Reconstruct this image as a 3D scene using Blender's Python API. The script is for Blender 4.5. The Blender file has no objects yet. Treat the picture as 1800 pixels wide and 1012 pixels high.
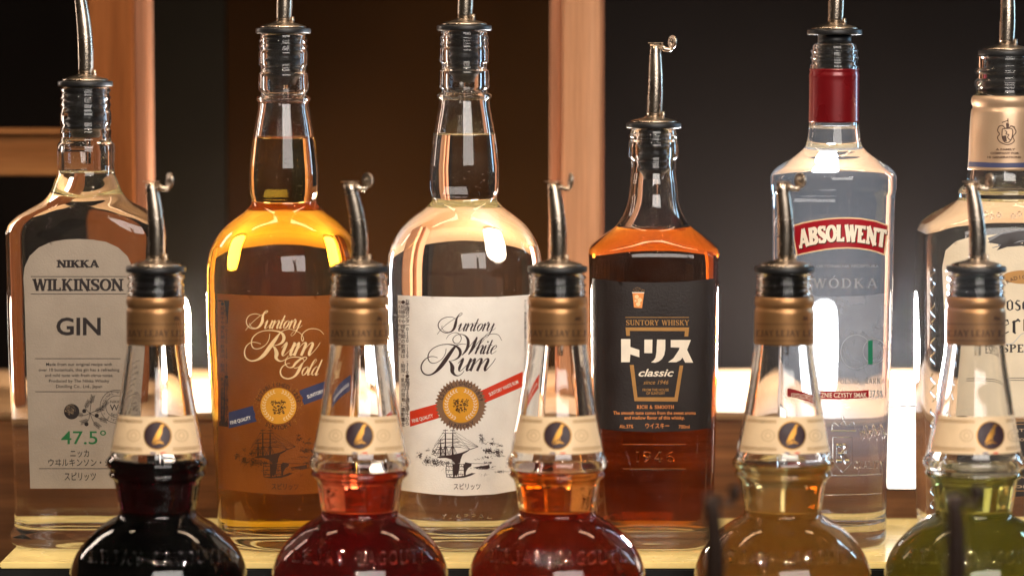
import bpy, bmesh, math, random
from mathutils import Vector, Matrix
from mathutils.geometry import tessellate_polygon
random.seed(7)
S = bpy.context.scene
COL = S.collection
R = math.radians

# ------------------------------------------------------------------ camera
D0, CZ, FPX = 1.75, 0.2766, 5500.0        # distance to the back row, eye height, focal length in photo pixels
PITCH = math.atan(416 / FPX)
cam = bpy.data.cameras.new('camera'); camo = bpy.data.objects.new('camera', cam); COL.objects.link(camo)
camo.location = (0, -D0, CZ); camo.rotation_euler = (R(90) - PITCH, 0, 0)
cam.sensor_width = 36; cam.lens = FPX / 1800 * 36; cam.clip_start = .02; cam.clip_end = 50
cam.dof.use_dof = True; cam.dof.focus_distance = 1.715; cam.dof.aperture_fstop = 5.2
S.camera = camo
# ------------------------------------------------------------------ world, exposure, sampling
w = bpy.data.worlds.new('World'); S.world = w; w.use_nodes = True
bg = w.node_tree.nodes['Background']; bg.inputs[0].default_value = (1, .74, .55, 1); bg.inputs[1].default_value = .02
S.view_settings.view_transform = 'Standard'; S.view_settings.look = 'None'; S.view_settings.exposure = 0
cy = S.cycles
cy.max_bounces = 28; cy.transmission_bounces = 26; cy.glossy_bounces = 8; cy.diffuse_bounces = 3; cy.volume_bounces = 0
cy.transparent_max_bounces = 12; cy.caustics_reflective = True; cy.caustics_refractive = True
cy.sample_clamp_indirect = 6; cy.sample_clamp_direct = 0; cy.blur_glossy = .4; cy.use_denoising = True
try: cy.denoiser = 'OPENIMAGEDENOISE'
except Exception: pass
# ------------------------------------------------------------------ lights of the bar
def light(name, kind, loc, energy, color, size=.02, size_y=None, aim=None):
    l = bpy.data.lights.new(name, kind); l.energy = energy; l.color = color
    if kind == 'AREA':
        l.shape = 'RECTANGLE'; l.size = size; l.size_y = size_y or size
    else: l.shadow_soft_size = size
    o = bpy.data.objects.new(name, l); COL.objects.link(o); o.location = loc
    if aim is not None:
        o.rotation_euler = (Vector(aim) - Vector(loc)).to_track_quat('-Z', 'Y').to_euler()
    return o
WARM, WHITE, COOL = (1, .74, .5), (1, .88, .76), (.42, .72, 1)
for i, (x, y, z, e) in enumerate([(-.75, -1.0, 1.5, 13), (-.25, -1.3, 1.6, 14), (.35, -1.15, 1.55, 15), (.85, -.9, 1.45, 13),
                                  (.1, -.6, 1.5, 9), (-.5, -.45, 1.4, 8), (.6, -1.7, 1.4, 9)]):
    light('ceiling_spot', 'POINT', (x, y, z), e * 1.4, WARM if i % 3 else WHITE, .012)
light('front_softbox', 'AREA', (.55, -2.1, .95), 34, (1, .93, .86), 1.5, .9, (0, 0, .15))
for i in range(16):   # little bulbs strung over the bar, seen as sparks in the glass
    light('string_bulb', 'POINT', (random.uniform(-1.1, 1.1), random.uniform(-1.7, -.5), random.uniform(.9, 1.5)), .9, WARM, .006)
light('back_light_left', 'AREA', (-.85, .5, .45), 1.5, (1, .8, .66), .10, .5, (-.1, 0, .12))
light('back_light_right', 'AREA', (.95, .42, .42), 3, COOL, .10, .5, (.1, 0, .12))
light('overhead_light', 'AREA', (0, .16, 1.0), 3, WARM, 1.3, .06, (0, .1, 0))

# ------------------------------------------------------------------ pixel of the photograph -> point at depth Y
FWD = Vector((0, math.cos(PITCH), -math.sin(PITCH))); UP = Vector((0, math.sin(PITCH), math.cos(PITCH)))
def P(px, py, Y=0.0):
    d = FWD + Vector((1, 0, 0)) * ((px - 900) / FPX) + UP * ((506 - py) / FPX)
    t = (Y + D0) / d.y
    return Vector((0, -D0, CZ)) + d * t
def pxm(Y): return (Y + D0) / FPX          # metres per pixel at depth Y

# ------------------------------------------------------------------ materials
def new_mat(name):
    m = bpy.data.materials.new(name); m.use_nodes = True
    nt = m.node_tree; nt.nodes.clear()
    out = nt.nodes.new('ShaderNodeOutputMaterial')
    return m, nt, out
def N(nt, t, **kw):
    n = nt.nodes.new('ShaderNode' + t)
    for k, v in kw.items(): setattr(n, k, v)
    return n
def L(nt, a, b): nt.links.new(a, b)
def noise(nt, scale, detail=3, rough=.5, vec=None, sc=None):
    tc = N(nt, 'TexCoord'); src = tc.outputs['Object']
    if sc:
        mp = N(nt, 'Mapping'); mp.inputs['Scale'].default_value = sc; L(nt, src, mp.inputs[0]); src = mp.outputs[0]
    n = N(nt, 'TexNoise'); n.inputs['Scale'].default_value = scale; n.inputs['Detail'].default_value = detail
    n.inputs['Roughness'].default_value = rough; L(nt, src, n.inputs['Vector'])
    return n
def ramp(nt, fac, stops):
    r = N(nt, 'ValToRGB'); L(nt, fac, r.inputs[0])
    el = r.color_ramp.elements
    while len(el) < len(stops): el.new(.5)
    for e, (p, c) in zip(el, stops):
        e.position = p; e.color = (*c, 1) if len(c) == 3 else c
    return r
def g(v): return (v, v, v)
def srgb(r_, g_, b_):
    f = lambda c: (c / 255 / 12.92) if c / 255 < .04045 else ((c / 255 + .055) / 1.055) ** 2.4
    return (f(r_), f(g_), f(b_))
def plain(name, col, rough=.5, metal=0, var=.12, scale=60, bump=0, coat=0, bscale=300, spec=.5, sheen=0):
    m, nt, out = new_mat(name)
    b = N(nt, 'BsdfPrincipled'); L(nt, b.outputs[0], out.inputs[0])
    n = noise(nt, scale, 4)
    lo = tuple(c * (1 - var) for c in col); hi = tuple(min(1, c * (1 + var)) for c in col)
    L(nt, ramp(nt, n.outputs[0], [(.3, lo), (.7, hi)]).outputs[0], b.inputs['Base Color'])
    n2 = noise(nt, scale * .7, 3)
    L(nt, ramp(nt, n2.outputs[0], [(.3, g(max(.02, rough * .75))), (.75, g(min(1, rough * 1.3)))]).outputs[0], b.inputs['Roughness'])
    b.inputs['Metallic'].default_value = metal; b.inputs['Specular IOR Level'].default_value = spec
    b.inputs['Coat Weight'].default_value = coat; b.inputs['Coat Roughness'].default_value = .08
    if bump:
        n3 = noise(nt, bscale, 4); bp = N(nt, 'Bump'); bp.inputs['Strength'].default_value = bump; bp.inputs['Distance'].default_value = .0005
        L(nt, n3.outputs[0], bp.inputs['Height']); L(nt, bp.outputs[0], b.inputs['Normal'])
    return m
def glass(name, col=(1, 1, 1), ior=1.5, rough=0.0, dust=.5, wavy=.06, smear=.03):
    m, nt, out = new_mat(name)
    gl = N(nt, 'BsdfGlass'); gl.inputs['Color'].default_value = (*col, 1); gl.inputs['Roughness'].default_value = rough; gl.inputs['IOR'].default_value = ior
    if wavy:
        n = noise(nt, 45, 1); bp = N(nt, 'Bump'); bp.inputs['Strength'].default_value = wavy; bp.inputs['Distance'].default_value = .004
        L(nt, n.outputs[0], bp.inputs['Height']); L(nt, bp.outputs[0], gl.inputs['Normal'])
    if dust:
        v = N(nt, 'TexVoronoi'); v.inputs['Scale'].default_value = 330; tc = N(nt, 'TexCoord'); L(nt, tc.outputs['Object'], v.inputs['Vector'])
        r1 = ramp(nt, v.outputs['Distance'], [(.05, g(1)), (.13, g(0))])
        n1 = noise(nt, 38, 4); r2 = ramp(nt, n1.outputs[0], [(.55, g(0)), (.72, g(dust))])
        mu = N(nt, 'Math', operation='MULTIPLY'); L(nt, r1.outputs[0], mu.inputs[0]); L(nt, r2.outputs[0], mu.inputs[1])
        n4 = noise(nt, 22, 6, .7); r4 = ramp(nt, n4.outputs[0], [(.42, g(0)), (.85, g(smear))])
        ad = N(nt, 'Math', operation='ADD'); L(nt, mu.outputs[0], ad.inputs[0]); L(nt, r4.outputs[0], ad.inputs[1])
        df = N(nt, 'BsdfDiffuse'); df.inputs[0].default_value = (.8, .78, .74, 1)
        mx = N(nt, 'MixShader'); L(nt, ad.outputs[0], mx.inputs[0]); L(nt, gl.outputs[0], mx.inputs[1]); L(nt, df.outputs[0], mx.inputs[2])
        L(nt, mx.outputs[0], out.inputs[0])
    else: L(nt, gl.outputs[0], out.inputs[0])
    return m
def liquid_mat(name, T80, ior=1.36):
    """absorbing liquid; T80 = light left after 80 mm"""
    m, nt, out = new_mat(name)
    gl = N(nt, 'BsdfGlass'); gl.inputs['Roughness'].default_value = 0; gl.inputs['IOR'].default_value = ior / 1.5
    L(nt, gl.outputs[0], out.inputs[0])
    if min(T80) < .99:
        s = [-math.log(max(1e-9, t)) / .08 for t in T80]; d = max(s) * 1.02
        va = N(nt, 'VolumeAbsorption'); va.inputs['Density'].default_value = d
        va.inputs['Color'].default_value = (*[1 - x / d for x in s], 1); L(nt, va.outputs[0], out.inputs[1])
    return m
def emit(name, col, strength):
    m, nt, out = new_mat(name)
    e = N(nt, 'Emission'); e.inputs[0].default_value = (*col, 1); e.inputs[1].default_value = strength; L(nt, e.outputs[0], out.inputs[0])
    return m
def wood(name, c1, c2, axis=2, rough=.45, fine=1.0, bump=.25, spec=.4):
    m, nt, out = new_mat(name)
    b = N(nt, 'BsdfPrincipled'); L(nt, b.outputs[0], out.inputs[0])
    sc = [1, 1, 1]; sc[axis] = .05
    n0 = noise(nt, 26 * fine, 4, .6, sc=sc)
    sc2 = [1, 1, 1]; sc2[axis] = .02
    n1 = noise(nt, 420 * fine, 5, .65, sc=sc2)
    mid = tuple((a + b_) / 2 for a, b_ in zip(c1, c2))
    r0 = ramp(nt, n0.outputs[0], [(.32, c1), (.46, mid), (.55, c2), (.62, mid), (.75, c2)])
    r1 = ramp(nt, n1.outputs[0], [(.35, g(.62)), (.62, g(1))])
    mx = N(nt, 'Mix', data_type='RGBA', blend_type='MULTIPLY'); mx.inputs[0].default_value = .8
    L(nt, r0.outputs[0], mx.inputs[6]); L(nt, r1.outputs[0], mx.inputs[7]); L(nt, mx.outputs[2], b.inputs['Base Color'])
    b.inputs['Roughness'].default_value = rough; b.inputs['Specular IOR Level'].default_value = spec
    bp = N(nt, 'Bump'); bp.inputs['Strength'].default_value = bump; bp.inputs['Distance'].default_value = .0006
    L(nt, n1.outputs[0], bp.inputs['Height']); L(nt, bp.outputs[0], b.inputs['Normal'])
    return m

M = {}
M['glass'] = glass('clear_glass', dust=.8)
M['glass_front'] = glass('clear_glass_front', dust=.35, smear=.006)
M['glass_smear_bloom'] = glass('smeared_bloom_glass', dust=.6)
_n = M['glass_smear_bloom'].node_tree
for _x in _n.nodes:
    if _x.type == 'BSDF_DIFFUSE': _d = _x
_t = N(_n, 'BsdfTranslucent'); _t.inputs[0].default_value = (.8, .88, 1, 1); _m = N(_n, 'MixShader'); _m.inputs[0].default_value = .014  # bluish translucent veil added over the dust, for the bloom of the lamp
_o = [x for x in _n.nodes if x.type == 'OUTPUT_MATERIAL'][0]; _src = _o.inputs[0].links[0].from_socket
L(_n, _src, _m.inputs[1]); L(_n, _t.outputs[0], _m.inputs[2]); L(_n, _m.outputs[0], _o.inputs[0])
M['emboss'] = glass('embossed_glass', dust=0, wavy=0)
M['plastic'] = glass('clear_plastic', col=(.9, .9, .89), ior=1.18, rough=.02, dust=0, wavy=0)
M['chrome'] = plain('brushed_steel', (.56, .47, .38), .28, 1, .15, 90, .15, bscale=900)
M['shaded_metal'] = plain('shaded_steel', (.035, .02, .014), .4, .6, .2, 60)  # unlit side of the nearest spouts put into a dark steel colour
M['rubber'] = plain('black_rubber', (.012, .012, .013), .38, 0, .3, 80, .1)
M['foil'] = plain('bronze_foil', srgb(172, 128, 84), .38, .75, .1, 50, .25, bscale=160)
M['silver_foil'] = plain('champagne_foil', srgb(200, 170, 140), .42, .55, .06, 50, .12, bscale=160)
M['red_foil'] = plain('red_foil', (.16, .004, .007), .3, .25, .1, 60, .1, coat=.4)
def paper(name, c, rough=.55, var=.06, metal=0): return plain(name, c, rough, metal, var, 70, .3, bscale=900)
M['gin_paper'] = paper('grey_beige_paper', srgb(160, 148, 134))
M['white_paper'] = paper('white_paper', srgb(250, 247, 242), .35)
M['gold_paper'] = paper('bronze_paper', srgb(152, 84, 24), .42, metal=.3)
M['dark_paper'] = paper('charcoal_paper', srgb(37, 29, 27), .45)
M['cream_paper'] = paper('cream_paper', srgb(232, 205, 166), .5)
M['pale_paper'] = paper('pale_cream_paper', srgb(226, 212, 186), .45)
def ink(name, c, rough=.5, metal=0): return plain(name, c, rough, metal, .05, 200)
INK = {k: ink('ink_' + k, srgb(*c), r_, m_) for k, (c, r_, m_) in {
    'black': ((38, 30, 30), .5, 0), 'brown_black': ((62, 46, 46), .5, 0), 'gold': ((180, 128, 52), .35, .7), 'yellow': ((235, 168, 48), .45, .1),
    'cream': ((246, 214, 160), .5, 0), 'ivory': ((248, 238, 220), .5, 0), 'white': ((240, 240, 236), .5, 0), 'bronze': ((140, 108, 84), .45, .1),
    'tan': ((184, 136, 74), .45, .2), 'orange': ((236, 150, 80), .5, 0), 'red': ((220, 62, 34), .5, 0), 'navy': ((56, 62, 100), .5, 0),
    'green': ((38, 110, 62), .5, 0), 'plum': ((44, 16, 26), .5, 0), 'crimson': ((160, 18, 34), .4, 0), 'grey': ((120, 122, 128), .5, 0),
    'silver': ((176, 180, 188), .4, .3), 'umber': ((70, 40, 16), .5, 0), 'pink_cream': ((246, 226, 206), .5, 0), 'foil_brown': ((66, 40, 22), .6, 0),
    'teal': ((30, 130, 96), .5, 0), 'sand': ((205, 178, 140), .5, 0), 'blue': ((40, 60, 120), .5, 0)}.items()}

for k in ('red', 'navy', 'tan', 'ivory', 'black'): INK[k + '2'] = INK[k]
# ------------------------------------------------------------------ objects
def obj(name, mesh, mat, parent=None, smooth=True):
    o = bpy.data.objects.new(name, mesh); COL.objects.link(o)
    if mat is not None and not mesh.materials: mesh.materials.append(mat)
    if smooth and not mesh.get('flat'): mesh.shade_smooth()
    if parent is not None: o.parent = parent; o.matrix_parent_inverse = Matrix.Translation(-parent.location)
    return o
def tag(o, label=None, cat=None, group=None, kind=None):
    for k, v in (('label', label), ('category', cat), ('group', group), ('kind', kind)):
        if v: o[k] = v
    return o
def empty(name, loc, label, cat, group=None):
    o = bpy.data.objects.new(name, None); COL.objects.link(o); o.location = loc; o.empty_display_size = .02
    return tag(o, label, cat, group)
def mesh_of(name, verts, faces):
    me = bpy.data.meshes.new(name); me.from_pydata([tuple(v) for v in verts], [], faces); me.update(); return me
def bm_mesh(name, bm):
    me = bpy.data.meshes.new(name); bm.to_mesh(me); bm.free(); return me

def outward(me):
    bm = bmesh.new(); bm.from_mesh(me); bmesh.ops.recalc_face_normals(bm, faces=bm.faces)
    if bm.calc_volume(signed=True) < 0: bmesh.ops.reverse_faces(bm, faces=bm.faces)
    bm.to_mesh(me); bm.free()
def pchip(xs, ys):
    n = len(xs); h = [xs[i + 1] - xs[i] for i in range(n - 1)]; dl = [(ys[i + 1] - ys[i]) / h[i] for i in range(n - 1)]
    m = [0.0] * n; m[0], m[-1] = dl[0], dl[-1]
    for i in range(1, n - 1):
        if dl[i - 1] * dl[i] > 0:
            w1, w2 = 2 * h[i] + h[i - 1], h[i] + 2 * h[i - 1]
            m[i] = (w1 + w2) / (w1 / dl[i - 1] + w2 / dl[i])
    def f(x):
        if x <= xs[0]: return ys[0]
        if x >= xs[-1]: return ys[-1]
        lo, hi = 0, n - 1
        while hi - lo > 1:
            k = (lo + hi) // 2
            if xs[k] <= x: lo = k
            else: hi = k
        t = (x - xs[lo]) / h[lo]; t2, t3 = t * t, t * t * t
        return (2 * t3 - 3 * t2 + 1) * ys[lo] + (t3 - 2 * t2 + t) * h[lo] * m[lo] + (-2 * t3 + 3 * t2) * ys[hi] + (t3 - t2) * h[lo] * m[hi]
    return f
def loft(name, rings, segs=96, cap=True):
    """rings: (z, half width, half depth, exponent), first and last may be points (half width 0)"""
    V, F, idx = [], [], []
    for z, a, b, n in rings:
        if a < 1e-7: idx.append([len(V)]); V.append((0, 0, z)); continue
        row = []
        for k in range(segs):
            t = 2 * math.pi * k / segs; c, s = math.cos(t), math.sin(t); e = 2.0 / n
            row.append(len(V)); V.append((a * math.copysign(abs(c) ** e, c), b * math.copysign(abs(s) ** e, s), z))
        idx.append(row)
    for A, B in zip(idx, idx[1:]):
        if len(A) == 1 and len(B) == 1: continue
        for k in range(segs):
            k2 = (k + 1) % segs
            if len(A) == 1: F.append((A[0], B[k2], B[k]))
            elif len(B) == 1: F.append((A[k], A[k2], B[0]))
            else: F.append((A[k], A[k2], B[k2], B[k]))
    me = mesh_of(name, V, F)
    outward(me)
    return me
def lathe(name, prof, segs=48): return loft(name, [(z, r_, r_, 2) for r_, z in prof], segs)
def tube(name, path, radii, segs=24, cap=True):
    """round tube along a path of points"""
    V, F = [], []
    pts = [Vector(p) for p in path]; ref = Vector((0, 1, 0))
    for i, p in enumerate(pts):
        d = (pts[min(i + 1, len(pts) - 1)] - pts[max(i - 1, 0)]).normalized()
        a = d.cross(ref)
        if a.length < 1e-4: a = d.cross(Vector((1, 0, 0)))
        a.normalize(); b = d.cross(a)
        for k in range(segs):
            t = 2 * math.pi * k / segs; V.append(p + (a * math.cos(t) + b * math.sin(t)) * radii[i])
    for i in range(len(pts) - 1):
        for k in range(segs):
            k2 = (k + 1) % segs; F.append((i * segs + k, i * segs + k2, (i + 1) * segs + k2, (i + 1) * segs + k))
    if cap:
        F.append(tuple(range(segs))); F.append(tuple((len(pts) - 1) * segs + k for k in range(segs)))
    me = mesh_of(name, V, F)
    outward(me)
    return me
def box_mesh(name, x0, x1, y0, y1, z0, z1, bev=.001, seg=2):
    bm = bmesh.new(); bmesh.ops.create_cube(bm, size=1)
    for v in bm.verts: v.co = Vector(((x0 + x1) / 2 + v.co.x * (x1 - x0), (y0 + y1) / 2 + v.co.y * (y1 - y0), (z0 + z1) / 2 + v.co.z * (z1 - z0)))
    if bev: bmesh.ops.bevel(bm, geom=list(bm.edges), offset=bev, segments=seg, affect='EDGES')
    me = bm_mesh(name, bm); me['flat'] = 1
    return me

# ------------------------------------------------------------------ flat artwork in photo pixels, laid onto a bottle's surface
def catmull(pts, n=6):
    out = []; m = len(pts)
    for i in range(m - 1):
        p0, p1, p2, p3 = pts[max(i - 1, 0)], pts[i], pts[i + 1], pts[min(i + 2, m - 1)]
        for k in range(n):
            t = k / n
            out.append(tuple(.5 * (2 * b + (c - a) * t + (2 * a - 5 * b + 4 * c - d) * t * t + (3 * b - a - 3 * c + d) * t ** 3) for a, b, c, d in zip(p0, p1, p2, p3)))
    out.append(tuple(pts[-1])); return out
class Art:
    def __init__(s): s.V = {}; s.k = 0
    def _add(s, col, vs, fs, lay):
        V, F = s.V.setdefault(col, ([], [])); o = len(V); s.k += 1
        z = lay + (s.k % 40) * 1.1e-6
        V.extend((x, y, z) for x, y in vs); F.extend(tuple(o + i for i in f) for f in fs)
    def poly(s, col, pts, lay=.00005):
        tris = tessellate_polygon([[Vector((x, y, 0)) for x, y in pts]]); s._add(col, pts, tris, lay)
    def ell(s, col, cx, cy, rx, ry=None, lay=.00005, n=40):
        ry = ry or rx; s.poly(col, [(cx + rx * math.cos(2 * math.pi * i / n), cy + ry * math.sin(2 * math.pi * i / n)) for i in range(n)], lay)
    def ring(s, col, cx, cy, rx, ry, w_, lay=.00005, n=48):
        s.stroke(col, [(cx + rx * math.cos(2 * math.pi * i / n), cy + ry * math.sin(2 * math.pi * i / n), w_) for i in range(n + 1)], lay, smooth=0)
    def rect(s, col, x0, y0, x1, y1, lay=.00005): s.poly(col, [(x0, y0), (x1, y0), (x1, y1), (x0, y1)], lay)
    def line(s, col, x0, y0, x1, y1, w_, lay=.00005): s.stroke(col, [(x0, y0, w_), (x1, y1, w_)], lay, smooth=0)
    def stroke(s, col, pts, lay=.00005, smooth=6, f=None):
        """pts (x, y, width)"""
        if smooth and len(pts) > 2: pts = catmull(pts, smooth)
        vs = []; n = len(pts)
        for i, p in enumerate(pts):
            a, b = pts[max(i - 1, 0)], pts[min(i + 1, n - 1)]
            dx, dy = b[0] - a[0], b[1] - a[1]; l = math.hypot(dx, dy) or 1
            nx, ny = -dy / l, dx / l; h = max(p[2], .05) / 2
            vs.append((p[0] + nx * h, p[1] + ny * h)); vs.append((p[0] - nx * h, p[1] - ny * h))
        if f: vs = [f(*v) for v in vs]
        s._add(col, vs, [(2 * i, 2 * i + 1, 2 * i + 3, 2 * i + 2) for i in range(n - 1)], lay)
    def text(s, col, txt, cx, cy, w_=None, h=10, bold=0, align='C', shear=0, rot=0, lay=.00007, f=None, spacing=1):
        """txt of cap height h pixels, scaled to width w_, centred on cx (or starting there), baseline cy"""
        me = text_mesh(txt, bold, shear, spacing)
        if not me[0]: return
        vs, fs, x0, x1 = me
        sy = h / .73; sx = (w_ / (x1 - x0)) if w_ else sy
        ox = (x0 + x1) / 2 if align == 'C' else x0
        cr, sr = math.cos(rot), math.sin(rot); out = []
        for x, y in vs:
            X, Y = (x - ox) * sx, -y * sy
            if f: out.append(f(X, Y))
            else: out.append((cx + X * cr - Y * sr, cy + X * sr + Y * cr))
        s._add(col, out, fs, lay)
    def arc_text(s, col, txt, cx, cy, r_, h, a0, a1, bold=0, outside=True):
        """letters spread one by one along an arc, angles in degrees, 0 = up, clockwise"""
        n = len(txt)
        for i, ch in enumerate(txt):
            if ch == ' ': continue
            a = R(a0 + (a1 - a0) * i / max(1, n - 1)); x, y = cx + r_ * math.sin(a), cy - r_ * math.cos(a)
            s.text(col, ch, x, y, None, h, bold, rot=a if outside else a + math.pi)
    def build(s, parent, mapper, names=None, base=.00012, step=5.0, extrude=0, mats=None, ystep=None):
        done = []
        for col, (V, F) in s.V.items():
            bm = bmesh.new(); vv = [bm.verts.new(v) for v in V]
            for f_ in F:
                if len(set(f_)) < 3: continue
                try: bm.faces.new([vv[i] for i in f_])
                except ValueError: pass
            xs = [v[0] for v in V]; x = math.floor(min(xs) / step) * step + step
            while x < max(xs):
                (isinstance(s, Relief)) or bmesh.ops.bisect_plane(bm, geom=list(bm.verts) + list(bm.edges) + list(bm.faces), plane_co=(x, 0, 0), plane_no=(1, 0, 0)); x += step
            if ystep:
                ys = [v[1] for v in V]; y = math.floor(min(ys) / ystep) * ystep + ystep
                while y < max(ys):
                    bmesh.ops.bisect_plane(bm, geom=list(bm.verts) + list(bm.edges) + list(bm.faces), plane_co=(0, y, 0), plane_no=(0, 1, 0)); y += ystep
            if extrude:
                r_ = bmesh.ops.extrude_face_region(bm, geom=list(bm.faces))
                for v in r_['geom']:
                    if isinstance(v, bmesh.types.BMVert): v.co.z += extrude
            for v in bm.verts: v.co = mapper(v.co.x, v.co.y, base + v.co.z)
            if isinstance(s, Relief): bmesh.ops.recalc_face_normals(bm, faces=bm.faces)
            nm = (names or {}).get(col, 'printed_lettering')
            me = bm_mesh(nm, bm)
            o = obj(nm, me, (mats or INK)[col], parent, smooth=False); done.append(o)
        return done
class Relief(Art):
    """raised glass: every stroke becomes a ridge with a sharp crest"""
    def __init__(s, h=.0006, low=-.0003, wide=1.0): super().__init__(); s.h, s.low, s.wide = h, low, wide
    def stroke(s, col, pts, lay=0, smooth=6, f=None):
        if smooth and len(pts) > 2: pts = catmull(pts, smooth)
        V, F = s.V.setdefault(col, ([], [])); o = len(V); n = len(pts); s.k += 1; j = (s.k % 40) * 1.3e-6
        for i, p in enumerate(pts):
            a, b = pts[max(i - 1, 0)], pts[min(i + 1, n - 1)]
            dx, dy = b[0] - a[0], b[1] - a[1]; l = math.hypot(dx, dy) or 1
            nx, ny = -dy / l, dx / l; w_ = p[2] / 2 * s.wide
            q = [(p[0] + nx * w_, p[1] + ny * w_), (p[0], p[1]), (p[0] - nx * w_, p[1] - ny * w_)]
            if f: q = [f(*v) for v in q]
            end = s.low if i in (0, n - 1) else s.h
            V.extend([(q[0][0], q[0][1], s.low + j), (q[1][0], q[1][1], (s.h if n > 2 or True else end) + j), (q[2][0], q[2][1], s.low + j)])
        for i in range(n - 1):
            k, m = o + 3 * i, o + 3 * i + 3
            F.extend([(k, k + 1, m + 1, m), (k + 1, k + 2, m + 2, m + 1), (k + 2, k, m, m + 2)])
        F.append((o, o + 1, o + 2)); F.append((o + 3 * n - 3, o + 3 * n - 1, o + 3 * n - 2))
_T = {}
def text_mesh(txt, bold, shear, spacing):
    key = (txt, bold, shear, spacing)
    if key in _T: return _T[key]
    c = bpy.data.curves.new('t', 'FONT'); c.body = txt; c.size = 1; c.offset = bold; c.shear = shear; c.resolution_u = 3; c.space_character = spacing
    o = bpy.data.objects.new('t', c); TMP.objects.link(o)
    dg = bpy.context.evaluated_depsgraph_get()
    me = bpy.data.meshes.new_from_object(o.evaluated_get(dg))
    vs = [(v.co.x, v.co.y) for v in me.vertices]; fs = [tuple(p.vertices) for p in me.polygons]
    bpy.data.objects.remove(o); bpy.data.curves.remove(c); bpy.data.meshes.remove(me)
    xs = [v[0] for v in vs]
    _T[key] = (vs, fs, min(xs), max(xs)) if vs else ([], [], 0, 1)
    return _T[key]
TMP = COL

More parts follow.
